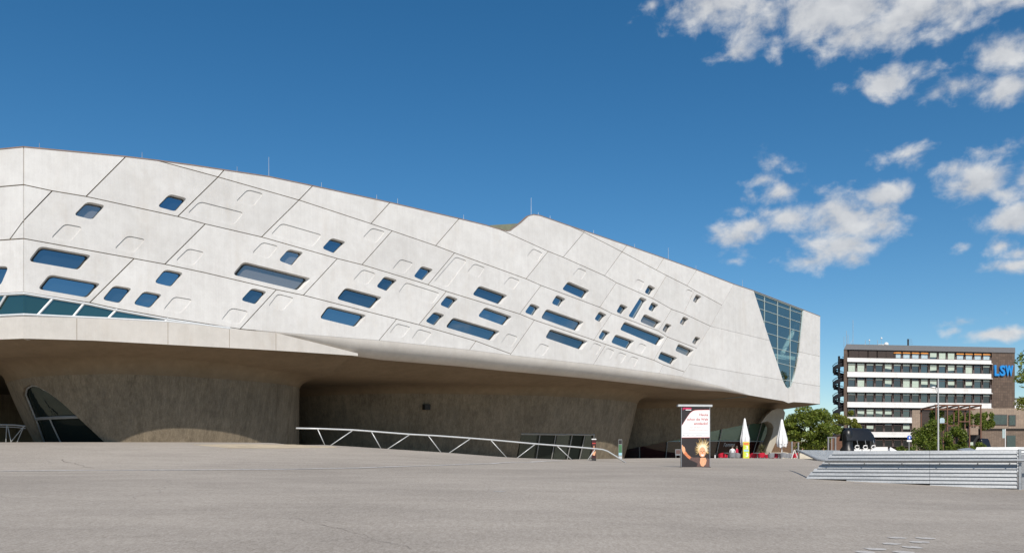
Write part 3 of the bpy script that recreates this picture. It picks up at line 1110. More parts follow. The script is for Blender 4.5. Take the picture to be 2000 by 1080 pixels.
def left_face():
    zr = [un(46, y)[1] for y in (287, 361, 466, 571)]
    cuts = [[0, 6.5, 15.0, 26], [0, 9.0, 18, 26], [0, 4.2, 12.5, 21, 26]]
    lean = 2.3
    for r in range(3):
        zt, zb = zr[r], zr[r + 1]
        cs = cuts[r]
        for i in range(len(cs) - 1):
            a0, a1 = cs[i], cs[i + 1]
            l0 = lean if i > 0 else 0
            l1 = lean if i < len(cs) - 2 else 0
            q = [(a0, zt), (a1, zt), (a1 + l1, zb), (a0 + l0, zb)]
            ops = []
            if r == 2 and i == 0:
                ops = [('w', [(1.0, 12.72), (4.0, 12.95), (4.6, 11.8), (1.6, 11.6)])]
            if r == 1 and i == 1:
                ops = [('w', [(11.5, 16.4), (14.5, 16.4), (15.1, 15.2), (12.1, 15.2)]), ('n', [(16, 16.6), (17.6, 16.6), (18.2, 15.2), (16.6, 15.2)])]
            if r == 1 and i == 0:
                zc = un(46, 431)[1]
                q = [(0, zt), (a1, zt), (a1 + l1, zb), (.95, zb), (0, zc)]
                make_panel(inset([(0, zc), (.95, zb), (0, zb)], 0.034), [], TL)
            make_panel(inset(q, 0.034), ops, TL)
    # ribbon window and cast edge of the return
    zt, zb = zr[3], un(46, 616)[1]
    return zt, zb


ZT, ZB = left_face()


# --- ribbon window at the left
def ribbon():
    rb = MB()
    rb.grid([[TL(26, .3, ZT), TL(0, .3, ZT)], [TL(26, .3, ZB), TL(0, .3, ZB)]])
    root = MB().tube([TL(26, .06, ZT - .05), TL(0.02, .06, ZT - .05), W(0.02, .06, ZT - .05)] + [W(un(x, y)[0], .06, un(x, y)[1] - .06) for x, y in ((175, 592), (227, 603.5), (330, 622), (400, 633), (450, 640.5))], 0.075, 6).build('ribbon_window', 'white_metal', SC)
    MB().tube([TL(26, .06, ZB + .06), TL(0.02, .06, ZB + .06), W(0.02, .06, ZB + .06)] + [W(un(x, y)[0], .06, un(x, y)[1]) for x, y in ((210, 621.5), (330, 628), (400, 635), (450, 640.5))], 0.075, 6).build('bottom_rail', 'white_metal', root)
    top = [(46, 572), (175, 592), (227, 603.5), (330, 622)]
    bot = [(46, 616), (210, 622), (330, 628)]

    def yi(line, x):
        return float(np.interp(x, [p[0] for p in line], [p[1] for p in line]))
    cuts = [(46, 46), (105, 72), (166, 142), (229, 211), (329, 322)]
    for (a, b), (c, d) in zip(cuts, cuts[1:]):
        top_pts = [a] + [x for x in (175, 227) if a < x < c] + [c]
        pts = [un(x, yi(top, x)) for x in top_pts] + [un(d, yi(bot, d)), un(b, yi(bot, b))]
        MB().face([W(p[0], .14, p[1]) for p in pts]).build('pane', 'ribbon', root)
    for a, b in cuts[1:]:
        p, q = un(a, yi(top, a)), un(b, yi(bot, b))
        MB().tube([W(p[0], .08, p[1]), W(q[0], .08, q[1])], 0.07, 6).build('mullion', 'white_metal', root)
    pts = [un(*p) for p in ((329, 621.5), (469, 642.9), (450, 641.4), (400, 636.2), (330, 629.4), (322, 628.6))]
    MB().face([W(p[0], .025, p[1]) for p in pts]).build('end_panel', 'white_metal', root)
    for a0, a1 in ((0, 2.2), (2.2, 5.6), (5.6, 9), (9, 12.5), (12.5, 26)):
        MB().face([TL(a0 - (1.0 if a0 else 0), .14, ZT), TL(a1 - 1.0, .14, ZT), TL(a1, .14, ZB), TL(a0, .14, ZB)]).build('pane', 'ribbon', root)
        MB().tube([TL(a1 - 1.0, .08, ZT), TL(a1, .08, ZB)], 0.07, 6).build('mullion', 'white_metal', root)


ribbon()


# --- cast edge beam with its free-standing tip
def edge_beam():
    top = [(46, 617.5), (210, 623), (330, 629), (400, 635.8), (450, 641), (469, 643.2), (539, 650), (620, 670), (699, 690)]
    bot = [(46, 661), (185, 665), (340, 673.5), (500, 682), (575, 686.5), (699, 694.8)]
    xs = sorted({p[0] for p in top} | {p[0] for p in bot})
    zt = lambda x: un(x, float(np.interp(x, *zip(*top))))
    zb = lambda x: un(x, float(np.interp(x, *zip(*bot))))
    mb = MB()
    d = 0.55
    rows = [[], [], [], []]
    for x in xs:
        u, a = zt(x)
        _, b = zb(x)
        rows[0].append(W(u, d, a))
        rows[1].append(W(u, 0, a))
        rows[2].append(W(u, 0, b))
        rows[3].append(W(u, d, b))
    mb.grid(rows)
    u, a = zt(699)
    b = zb(699)[1]
    mb.face([W(u, 0, a), W(u, d, a), W(u, d, b), W(u, 0, b)])
    a, b = zt(46)[1], zb(46)[1]
    mb.grid([[TL(0, d, a), TL(26, d, a)], [TL(0, 0, a), TL(26, 0, a)], [TL(0, 0, b), TL(26, 0, b)], [TL(0, d, b), TL(26, d, b)]])
    mb.build('edge_beam', 'beam', SC)
    # its casting joints
    for x in (150, 328, 448, 539):
        (u, a), (_, b) = zt(x), zb(x)
        MB().hexa([W(u - .012, -.004, b + .02), W(u + .012, -.004, b + .02), W(u + .012, .02, b + .02), W(u - .012, .02, b + .02), W(u - .012, -.004, a - .02), W(u + .012, -.004, a - .02), W(u + .012, .02, a - .02), W(u - .012, .02, a - .02)]).build('casting_joint', 'soffit', SC)
    return b


edge_beam()

# --- rounded lower edge and soffit
LBX = [(500, 645.5), (539, 649), (740, 665), (917, 683.6), (1000, 694), (1159, 712), (1288, 729), (1331, 735.5), (1410, 755), (1465, 772)]
_lb = [un(*p) for p in LBX]
_rx = [(500, 0.02), (580, .25), (690, 1.1), (760, 1.25), (1160, 1.15), (1331, 1.1), (1380, .75), (1420, .35), (1465, .03)]
_ru = [un(x, 700)[0] for x, _ in _rx]
U_A, U_B = _lb[0][0], _lb[-1][0]


def lbz(u):
    return float(np.interp(u, [p[0] for p in _lb], [p[1] for p in _lb]))


def lbr(u):
    return float(np.interp(u, _ru, [r for _, r in _rx]))


def rounded_edge():
    us = np.linspace(U_A, U_B, 120)
    rows = []
    for k in range(11):
        a = math.pi / 2 * k / 10
        rows.append([W(u, 0.012 + lbr(u) * 1.15 * (1 - math.cos(a)), lbz(u) + 0.02 - lbr(u) * math.sin(a)) for u in us])
    MB().grid(rows).build('rounded_edge', 'beam', SC, smooth=True)


rounded_edge()
_ez = [(-40, un(46, 661)[1])] + [un(*p) for p in ((46, 661), (185, 665), (340, 673.5), (500, 682), (575, 686.5), (699, 694.8))]
_ez += [(u, lbz(u) + 0.02 - lbr(u)) for u in np.linspace(un(700.5, 690)[0], U_B, 40)]
_ez += [un(*p) for p in ((1500, 778), (1530, 783), (1540, 787), (1550, 785), (1575, 786.5), (1601.5, 789))] + [(120, un(1601.5, 789)[1])]


def edge_z(u):
    return float(np.interp(u, [p[0] for p in _ez], [p[1] for p in _ez]))


def inner_z(u):
    return float(np.interp(u, [-30, 0, 20, 30, 50, 62, 75, 120], [8.0, 8.05, 8.15, 8.5, 8.6, 8.55, 8.7, 8.7]))


def edge_w(u):
    if u < 0:
        return -u * 0.776 / 0.63
    if u > LEN:
        return (u - LEN) * 0.84 / 0.54
    r = lbr(u) * 1.15 if un(699, 690)[0] < u < U_B else 0.0
    return r


def soffit_z(u, s):
    k = max(0.0, min(1.0, s / 5.5))
    k = k * k * (3 - 2 * k)
    return edge_z(u) * (1 - k) + inner_z(u) * k


def soffit():
    us = list(np.linspace(-17, 0, 14)) + list(np.linspace(0.4, LEN - .3, 150)) + list(np.linspace(LEN, LEN + 12, 10))
    ss = [0, .3, .7, 1.2, 1.8, 2.5, 3.3, 4.2, 5.5, 8, 12, 18, 26, 36, 48]
    rows = [[W(u, edge_w(u) + s, soffit_z(u, s)) for u in us] for s in ss]
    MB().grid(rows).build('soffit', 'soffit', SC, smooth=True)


soffit()


# --- the body behind the panels: core, roof, far walls
def top_z(u):
    tz = [(-40, un(46, 287)[1])] + [un(*p) for p in ROOF] + [un(*p) for p in RIGHT[:2]] + [(130, un(1602, 617.5)[1])]
    return float(np.interp(u, [p[0] for p in tz], [p[1] for p in tz]))


V_L = un(1466, 600)[0]


def body():
    us = list(np.linspace(0.5, V_L, 60))
    MB().grid([[W(u, .55, top_z(u) - .12) for u in us], [W(u, .55, lbz(u) + .25 if u > U_A else edge_z(u) + .5) for u in us]]).build('inner_wall', 'core', SC)
    MB().grid([[TL(.5, .55, top_z(0) - .1), TL(26, .55, top_z(0) - .1)], [TL(.5, .55, edge_z(0) + .5), TL(26, .55, edge_z(0) + .5)]]).build('inner_wall', 'core', SC)
    ru = [p[0] for p in [un(*q) for q in ROOF]]
    us = sorted(list(np.linspace(-16.4, 0, 8)) + ru + list(np.linspace(LEN * .88, LEN, 6)) + list(np.linspace(LEN + .5, LEN + 12, 6)))
    ew = lambda u: edge_w(u) if (u < 0 or u > LEN) else 0.0
    rows = [[W(u, ew(u) + s, top_z(u) - dz) for u in us] for s, dz in ((0.01, 0.015), (.5, .02), (.52, .3), (6, .5), (40, .9))]
    MB().grid(rows).build('roof', 'roof', SC)
    # thin metal edge along the roofline
    rows = [[], [], [], []]
    for u in [u for u in us if 0 <= u <= LEN]:
        z = top_z(u)
        for r_, (w, dz) in zip(rows, ((-.02, -.035), (-.02, .03), (.3, .03), (.3, -.02))):
            r_.append(W(u, w, z + dz))
    MB().grid(rows).build('roof_edge', 'coping', SC)
    z = top_z(0)
    MB().grid([[TL(a, w, z + dz) for a in (0, 26)] for w, dz in ((-.02, -.035), (-.02, .03), (.3, .03), (.3, -.02))]).build('roof_edge', 'coping', SC)
    # olive roof wedge showing in the dip of the roofline
    a, b, c = un(958, 440, 2.5), un(1012, 435.5, 2.5), un(1020, 455, 2.5)
    MB().hexa([W(a[0], 2.5, a[1] - 2), W(c[0] + 1.5, 2.5, a[1] - 2), W(c[0] + 1.5, 12, a[1] - 2), W(a[0], 12, a[1] - 2),
               W(a[0], 2.5, a[1]), W(b[0] + 1.5, 2.5, b[1] + .3), W(b[0] + 1.5, 12, b[1] + .3), W(a[0], 12, a[1])]).build('roof_wedge', 'roof', SC)
    # far walls
    zt, zb = un(1602, 617.5)[1], un(1601.5, 789)[1]
    MB().grid([[W(LEN - .02, .02, zt), W(LEN + 12, 18.6, zt)], [W(LEN - .02, .02, zb), W(LEN + 12, 18.6, zb)]]).build('end_wall', 'panel', SC)
    MB().grid([[W(u, 40, top_z(u) - .9) for u in np.linspace(-40, LEN + 30, 30)], [W(u, 40, 1.0) for u in np.linspace(-40, LEN + 30, 30)]]).build('unseen_rear_wall', 'cone', SC)  # added down to the ground, keeps daylight out beneath the soffit
    MB().grid([[W(-16.4, 20.2, 20), W(-40, 40, 20)], [W(-16.4, 20.2, 8), W(-40, 40, 8)]]).build('unseen_rear_wall', 'panel', SC)
    MB().grid([[W(LEN + 12, 18.6, zt), W(LEN + 30, 40, zt)], [W(LEN + 12, 18.6, 1), W(LEN + 30, 40, 1)]]).build('unseen_rear_wall', 'panel', SC)
    for x, y0, y1 in ((78, 275, 287), (279, 295, 309), (465, 323, 335), (527, 305, 345), (630, 354, 366), (738, 379, 390), (779, 385, 398), (908, 418, 429), (1040, 385, 419), (1054, 414, 421),
                      (1077, 420, 428), (1162, 448, 457), (1242, 475, 484), (1308, 482, 507), (1362, 518, 527), (1453, 545, 560)):
        u = un(x, y1)[0]
        h = un(x, y0)[1] - un(x, y1)[1]
        z = top_z(u)
        MB().tube([W(u, .18, z - .05), W(u, .18, z + h)], [0.024, 0.014], 5).build('lightning_rod', 'rod', SC)


body()


# --- the glazed wedge at the right end
def corner_window():
    tp = [(1477.5, 582, 1568, 613), (1485, 602.5, 1566, 630), (1492, 626, 1565, 647.5), (1499, 650, 1564, 669), (1507, 677.5, 1561, 691), (1517, 707, 1557, 717.5), (1529, 741, 1550, 744)]
    left = [p for p in VG[:6]]
    right = [p for p in VG[5:]][::-1]
    xl = lambda y: float(np.interp(y, [p[1] for p in left], [p[0] for p in left]))
    xr = lambda y: float(np.interp(y, [p[1] for p in right], [p[0] for p in right]))
    root = MB().tube([W(un(*p)[0], .12, un(*p)[1]) for p in VG], 0.07, 6).build('corner_window', 'pale_green_metal', SC)
    MB().tube([W(un(*p)[0], .10, un(*p)[1] - .06) for p in (VG[0], VG[-1])], 0.09, 6).build('top_rail', 'pale_green_metal', root)
    rails = [(VG[0][0], VG[0][1], VG[-1][0], VG[-1][1])] + tp + [(1540.5, 759, 1540.5, 759.2)]
    mull = [1495, 1520.5, 1545]

    def ry(r, x):
        return r[1] + (r[3] - r[1]) * (x - r[0]) / max(1e-6, r[2] - r[0])
    for r0, r1 in zip(rails, rails[1:]):
        x0, x1 = min(r0[0], r1[0]), max(r0[2], r1[2])
        cuts = [x0] + [x for x in mull if x0 + 1 < x < x1 - 1] + [x1]
        for a, b in zip(cuts, cuts[1:]):
            # clip the cell to the wedge outline
            ul, ur = max(a, r0[0]), min(b, r0[2])
            ll, lr = max(a, r1[0]), min(b, r1[2])
            if r1 is rails[-1]:
                pts = []
                if ul < ur:
                    pts = [(ul, ry(r0, ul)), (ur, ry(r0, ur))] + ([(1546, 754), (1540.5, 758.5)] if b > 1541 else [(b, 757)]) + ([(1535, 755)] if a < 1536 else [])
                    if b < 1541:
                        pts = [(ul, ry(r0, ul)), (ur, ry(r0, ur)), (ur, 757), (1535, 755)]
            else:
                pts = []
                if ul < ur:
                    pts += [(ul, ry(r0, ul)), (ur, ry(r0, ur))]
                if ll < lr:
                    pts += [(lr, ry(r1, lr)), (ll, ry(r1, ll))]
            if len(pts) >= 3:
                q = [un(*p) for p in pts]
                MB().face([W(p[0], .16, p[1]) for p in q]).build('pane', 'clear', root)
    for r in tp:
        a, b = un(r[0], r[1]), un(r[2], r[3])
        MB().tube([W(a[0], .12, a[1]), W(b[0], .12, b[1])], 0.04, 6).build('transom', 'pale_green_metal', root)
    for x in mull:
        yt = ry(rails[0], x)
        yb = max(y for y in np.linspace(600, 758, 200) if xl(y) <= x <= xr(y))
        a, b = un(x, yt), un(x, yb)
        MB().tube([W(a[0], .12, a[1]), W(b[0], .12, b[1])], 0.04, 6).build('mullion', 'pale_green_metal', root)
    # the room behind the glass
    u0, u1 = un(1466, 600)[0], LEN - .4
    MB().grid([[W(u0, 9, 20), W(u1 + 5, 9, 20)], [W(u0, 9, 8.6), W(u1 + 5, 9, 8.6)]]).build('room_wall', 'interior', SC)
    MB().grid([[W(u0, .5, 20), W(u0, 9, 20)], [W(u0, .5, 8.6), W(u0, 9, 8.6)]]).build('room_wall', 'interior', SC)
    zf = un(1530, 690)[1]
    MB().hexa([W(u0, .8, zf - .5), W(u1, .8, zf - .5), W(u1 + 5, 9, zf - .5), W(u0, 9, zf - .5), W(u0, .8, zf), W(u1, .8, zf), W(u1 + 5, 9, zf), W(u0, 9, zf)]).build('room_floor', 'white', SC)
    for xa, ya, xb, yb in ((1562, 622, 1528, 690), (1552, 705, 1546, 745)):
        a, b = un(xa, ya, 2.0), un(xb, yb, 2.0)
        MB().tube([W(a[0], 2.0, a[1]), W(b[0], 2.0, b[1])], 0.28, 8).build('room_strut', 'white', SC)


corner_window()


# --- the supporting cones
def ring_pt(par, th):
    uc, wc, a, b, phi, e = par
    c, s = math.cos(th), math.sin(th)
    x = a * math.copysign(abs(c) ** (2 / e), c)
    y = b * math.copysign(abs(s) ** (2 / e), s)
    return uc + x * math.cos(phi) - y * math.sin(phi), wc + x * math.sin(phi) + y * math.cos(phi)


class Cone:
    def __init__(self, base, crease, z0, z1, bulge=0.0, nt=260):
        self.b, self.c, self.z0, self.z1, self.bulge = base, crease, z0, z1, bulge
        self.ths = [2 * math.pi * k / nt for k in range(nt)]

    def pt(self, th, t, inset_=0.0):
        z = self.z0 + (self.z1(ring_pt(self.c, th)[0]) - self.z0) * t
        k = t + self.bulge * math.sin(math.pi * t)
        par = [a + (b - a) * k for a, b in zip(self.b, self.c)]
        par[2] -= inset_
        par[3] -= inset_
        u, w = ring_pt(par, th)
        return W(u, w, z)

    def build(self, opening=None, rf=0.85, rows=14):
        mb = MB()
        tops = []
        for th in self.ths:
            to = 0.0
            if opening and math.sin(th) < 0.2:
                hit = [t for t in np.linspace(0, .98, 150) if inside(proj(self.pt(th, t)), opening)]
                to = max(hit) if hit else 0.0
            tops.append(to)
        nt = len(self.ths)
        grid = []
        for i in range(rows + 1):
            grid.append([self.pt(th, to + (1 - to) * i / rows) for th, to in zip(self.ths, tops)])
        mb.grid(grid, True)
        # flare into the soffit
        cen = W(self.c[0], self.c[1], 0)
        rows2 = []
        for k in range(9):
            a = math.pi / 2 * k / 8
            rr = []
            for i, th in enumerate(self.ths):
                p = self.pt(th, 1)
                t = self.pt(self.ths[(i + 1) % nt], 1) - self.pt(self.ths[i - 1], 1)
                n = Vector((t.y, -t.x, 0)).normalized()
                if n.dot(p - cen) < 0:
                    n = -n
                q = p + n * (0.04 + rf * 1.9 * (1 - math.cos(a)))
                e = p + n * (0.04 + rf * 1.9)
                ue, we = (e - P0).dot(DV), (e - P0).dot(WV)
                zs = soffit_z(ue, we - edge_w(ue)) + 0.015
                rr.append(Vector((q.x, q.y, p.z + (zs - p.z) * math.sin(a))))
            rows2.append(rr)
        fl = MB().grid([[self.pt(th, 1) for th in self.ths]] + rows2, True)
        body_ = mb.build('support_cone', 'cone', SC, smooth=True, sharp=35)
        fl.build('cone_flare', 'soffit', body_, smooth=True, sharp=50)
        self.obj = body_
        self.tops = tops
        if opening:
            ids = [i for i, t in enumerate(tops) if t > 0.01]
            self.ids = ids
            rv = MB()
            rv.grid([[self.pt(self.ths[i], tops[i]) for i in ids], [self.pt(self.ths[i], tops[i], .32) for i in ids]])
            for i in (ids[0], ids[-1]):
                rv.face([self.pt(self.ths[i], 0), self.pt(self.ths[i], tops[i]), self.pt(self.ths[i], tops[i], .32), self.pt(self.ths[i], 0, .32)])
            rv.build('reveal', 'cone', body_)
        return self

    def glaze(self, groups, m, name='pane'):
        for g in groups:
            mb = MB()
            mb.grid([[self.pt(self.ths[i], self.tops[i] * k / 4, .28) for i in g] for k in range(5)])
            mb.build(name, m, self.obj)


C1 = Cone((12.0, 11.9, 9.2, 6.4, .09, 2.5), (10.8, 12.0, 10.2, 7.9, .09, 2.5), 1.8, lambda u: float(np.interp(u, [0, 5, 10, 20], [6.95, 7.25, 7.35, 7.4])), 0.06, 420)
OPEN1 = [(84, 875), (62, 812), (47, 780), (43.5, 767), (47, 756), (57, 750.5), (70, 752), (95, 766.5), (120, 785), (160, 822), (206, 864), (212, 880)]
C1.build(OPEN1)


def cone_door():
    g = C1.ids
    # split into fan light above, two leaves below by a transom at a set height
    zt = 0.50
    n = len(g)
    cut = g[int(n * .40)]
    low = lambda i: min(C1.tops[i], zt)
    for part in ([i for i in g if i <= cut], [i for i in g if i >= cut]):
        mb = MB()
        mb.grid([[C1.pt(C1.ths[i], low(i) * k / 3, .28) for i in part] for k in range(4)])
        mb.build('door_leaf', 'door', C1.obj)
    up = [i for i in g if C1.tops[i] > zt + .01]
    mb = MB()
    mb.grid([[C1.pt(C1.ths[i], zt + (C1.tops[i] - zt) * k / 3, .28) for i in up] for k in range(4)])
    mb.build('fan_light', 'door', C1.obj)
    MB().tube([C1.pt(C1.ths[i], zt, .2) for i in up], .11, 6).build('transom', 'grey_metal', C1.obj)
    MB().tube([C1.pt(C1.ths[cut], t, .2) for t in np.linspace(0, zt, 6)], .05, 6).build('mullion', 'grey_metal', C1.obj)
    MB().tube([C1.pt(C1.ths[i], C1.tops[i] - .008, .2) for i in g], .06, 6).build('door_frame', 'grey_metal', C1.obj)


cone_door()

C2 = Cone((42.5, 15.6, 17.2, 6.5, -.36, 2.1), (42.2, 15.2, 18.8, 8.0, -.36, 2.1), 1.0, lambda u: float(np.interp(u, [20, 30, 45, 60], [7.35, 7.75, 7.85, 7.7])), 0.04, 420)
OPEN2 = [(1027, 905), (1015, 845), (1163, 846.5), (1163, 905)]
C2.build(OPEN2)


def entrance():
    g = C2.ids
    px = [proj(C2.pt(C2.ths[i], .1, .28))[0] for i in g]
    marks = [1000, 1045, 1078, 1107, 1131, 1152, 1200]
    for a, b in zip(marks, marks[1:]):
        part = [i for i, x in zip(g, px) if a - 4 <= x <= b + 4]
        if len(part) > 1:
            mb = MB()
            mb.grid([[C2.pt(C2.ths[i], C2.tops[i] * k / 3, .28) for i in part] for k in range(4)])
            mb.build('door_leaf', 'door', C2.obj)
    for x in marks[1:-1]:
        i = min(g, key=lambda j: abs(px[g.index(j)] - x))
        MB().tube([C2.pt(C2.ths[i], t, .2) for t in np.linspace(0, C2.tops[i], 5)], .06, 6).build('mullion', 'grey_metal', C2.obj)
    MB().tube([C2.pt(C2.ths[i], C2.tops[i] - .01, .12) for i in g], .12, 6).build('door_head', 'grey_metal', C2.obj)
    # small black floodlight on the cone
    for th in C2.ths:
        p = C2.pt(th, .82)
        if math.sin(th) < 0 and abs(proj(p)[0] - 833) < 4:
            MB().box(p + NV * .2, DV * .3, NV * .22, Vector((0, 0, .26))).build('floodlight', 'matt_black', C2.obj)
            break


entrance()

C3 = Cone((74.5, 12.5, 11.0, 4.0, -.3, 2.3), (75.0, 12.0, 12.5, 5.0, -.3, 2.3), 1.0, lambda u: float(np.interp(u, [62, 75, 88], [7.6, 8.0, 8.1])), 0.03, 420)
OPEN3 = [(1150, 915), (1150, 890), (1216, 877), (1330, 855), (1389, 840.5), (1450, 828.5), (1492, 823), (1503, 824), (1510, 831), (1510, 843), (1506, 860), (1488, 915)]
C3.build(OPEN3)


def cafe_front():
    g = C3.ids
    px = [proj(C3.pt(C3.ths[i], .15, .28))[0] for i in g]
    marks = [1100, 1250, 1300, 1345, 1397, 1445, 1468, 1493, 1560]
    sill = 0.42
    for a, b in zip(marks, marks[1:]):
        part = [i for i, x in zip(g, px) if a - 2 <= x <= b + 2]
        if len(part) < 2:
            continue
        mb = MB()
        mb.grid([[C3.pt(C3.ths[i], min(C3.tops[i], sill) * k / 3, .28) for i in part] for k in range(4)])
        mb.build('lower_pane', 'cafe_low', C3.obj)
        up = [i for i in part if C3.tops[i] > sill + .005]
        if len(up) > 1:
            mb = MB()
            mb.grid([[C3.pt(C3.ths[i], sill + (C3.tops[i] - sill) * k / 3, .28) for i in up] for k in range(4)])
            mb.build('upper_pane', 'cafe_glass', C3.obj)
    for x in marks[1:-1]:
        i = min(g, key=lambda j: abs(px[g.index(j)] - x))
        MB().tube([C3.pt(C3.ths[i], t, .2) for t in np.linspace(0, C3.tops[i], 5)], .06, 6).build('mullion', 'grey_metal', C3.obj)
    up = [i for i in g if C3.tops[i] > sill]
    MB().tube([C3.pt(C3.ths[i], sill, .22) for i in up], .06, 6).build('transom', 'pale_green_metal', C3.obj)
    MB().tube([C3.pt(C3.ths[i], C3.tops[i], .16) for i in g], .09, 6).build('window_frame', 'cone', C3.obj)
    # the name in script on the glass
    i0 = min(g, key=lambda j: abs(px[g.index(j)] - 1414))
    p = C3.pt(C3.ths[i0], .2, 0.1)
    i1 = min(g, key=lambda j: abs(px[g.index(j)] - 1440))
    q = C3.pt(C3.ths[i1], .2, 0.1)
    r = (q - p)
    r.z = 0
    o = at(1413, 872, p.y - .25)
    text_part('Temme', o, (1, .25, 0.02), (0, 0, 1), 'p_grey', C3.obj, 'lettering', width=1.55, height=.48, shear=.45)


cafe_front()
# the tusk-shaped leg that closes the cafe front
tk = [(1486, 826), (1497, 811), (1508, 801), (1520, 797), (1530, 799), (1533.5, 806), (1530, 826), (1524, 845), (1514, 866), (1501, 895), (1490, 895), (1503, 862), (1509, 846), (1511, 834), (1507, 826), (1499, 822)]
mb = MB()
fr_, bk_ = [at(x, y, 98.5) for x, y in tk], [at(x, y, 98.5) + Vector((.3, 3.4, 0)) for x, y in tk]
ctr = sum(fr_, Vector()) / len(fr_)
md_ = [p.lerp(ctr, -.012) + Vector((0, .35, 0)) for p in fr_]
tr_ = geometry.tessellate_polygon([fr_])
mb.add(fr_, [tuple(t) for t in tr_])
mb.grid([fr_, md_, bk_], True)
mb.build('cone_leg', 'leg', SC)


# ------------------------------------------------------------------ railings
def rail_depth(px):
    return float(np.interp(px, [583, 628, 1223], [48.4, 49.0, 56.0]))


def main_rail():
    top = [(578, 836), (627, 837), (691, 839.5), (725, 842), (802, 848), (850, 850.5), (900, 854), (958, 858.5), (1047, 866.6), (1105, 871), (1163, 876), (1177, 877.5), (1187, 881), (1205, 892), (1223, 904)]
    pts = [at(x, y, rail_depth(x)) for x, y in top]
    e = pts[-1]
    e.z = gz(e.x, e.y) - .03
    root = thing('handrail', 'long pale steel handrail on zigzag struts along the asphalt edge below the cones', 'railing', (pts[6].x, pts[6].y, gz(pts[6].x, pts[6].y)))
    MB().tube(pts, .052, 10).build('top_rail', 'rail', root, smooth=True)
    for xa, ya, xb in ((620, 837, 635), (690, 839.5, 644), (725, 842, 745), (801, 848, 755), (836, 850, 862), (920, 855.5, 876), (958, 858.5, 990), (1046, 866.6, 1009), (1087, 869.5, 1118.5), (1163, 876, 1146)):
        a = at(xa, ya, rail_depth(xa))
        d = rail_depth(xb)
        x = (xb - 1000) / F * d
        MB().tube([a, (x, d, gz(x, d) - .04)], .03, 8).build('strut', 'rail', root, smooth=True)


main_rail()


def side_rail():
    D = 53.0
    pts = [at(x, y, D) for x, y in ((-70, 826), (0, 829), (28, 829.5), (50, 832))]
    root = thing('handrail', 'dim steel handrail beside the arched glass door in the cone', 'railing', (pts[1].x, pts[1].y, gz(pts[1].x, pts[1].y)))
    MB().tube(pts, .05, 8).build('top_rail', 'grey_metal', root)
    MB().tube([p - Vector((0, 0, .14)) for p in pts], .03, 8).build('lower_rail', 'grey_metal', root)
    for xa, xb in ((13, 11.5), (15, 22), (47, 20), (47, 33), (-30, -45), (-30, -12)):
        a = at(xa, 831.5, D)
        x = (xb - 1000) / F * D
        MB().tube([a, (x, D, gz(x, D) - .03)], .03, 8).build('strut', 'grey_metal', root)


side_rail()


# ------------------------------------------------------------------ slatted steel walls of the ramp
def slat_wall(name, label, A, B, z_top, n, pitch, rake, step_at, ground_follow=True, post=True, rail_z=None, brackets=()):
    """A left end, B right end in plan; slats of constant height, the left ends raked"""
    A, B = Vector(A), Vector(B)
    L_ = (B - A).length
    t = (B - A) / L_
    nv = Vector((t.y, -t.x, 0))
    root = thing(name, label, 'steel wall', (B.x, B.y, gz(B.x, B.y)))
    for i in range(n):
        z1 = z_top - i * pitch
        z0 = z1 - pitch
        s0 = rake[0] + (rake[1] - rake[0]) * i / max(1, n - 1)
        if i >= n - 2 and ground_follow:
            s0 = step_at[i - (n - 2)]
        s0 += random.uniform(-.03, .03)
        for sa, sb in ((s0, L_ * .62), (L_ * .62 + .008, L_)) if s0 < L_ * .62 - .3 else ((s0, L_),):
            p, q = A + t * sa, A + t * sb
            mb = MB()
            cut = .07
            prof = [(0.00, z1 + .010), (0.008, z1 - .010), (0.040, z0 + .024), (0.040, z0 + .010), (0.026, z0 + .010), (0.0, z1 - .03)]
            mb.grid([[Vector((x_.x, x_.y, 0)) + nv * o_ + t * (k_ * (z1 - z_)) + Vector((0, 0, z_)) for x_, k_ in ((p, -.55 if sa == s0 else 0), (q, 0))] for o_, z_ in prof + prof[:1]])
            mb.build('slat', 'zinc', root)
    MB().grid([[A + t * (rake[0] + .1) - nv * .1 + Vector((0, 0, z_top - .02)), B - nv * .1 + Vector((0, 0, z_top - .02))],
               [A + t * (rake[1] + .2) - nv * .1 + Vector((0, 0, z_top - n * pitch)), B - nv * .1 + Vector((0, 0, z_top - n * pitch))]]).build('backing_sheet', 'matt_black', root)
    if post:
        MB().box(Vector((B.x, B.y, 0)) + t * .06 + nv * .03 + Vector((0, 0, (z_top + gz(B.x, B.y)) / 2 - .01)), t * .035, nv * .06, Vector((0, 0, (z_top - gz(B.x, B.y)) / 2 + .05))).build('post', 'zinc', root)
    return root, A, t, nv, L_


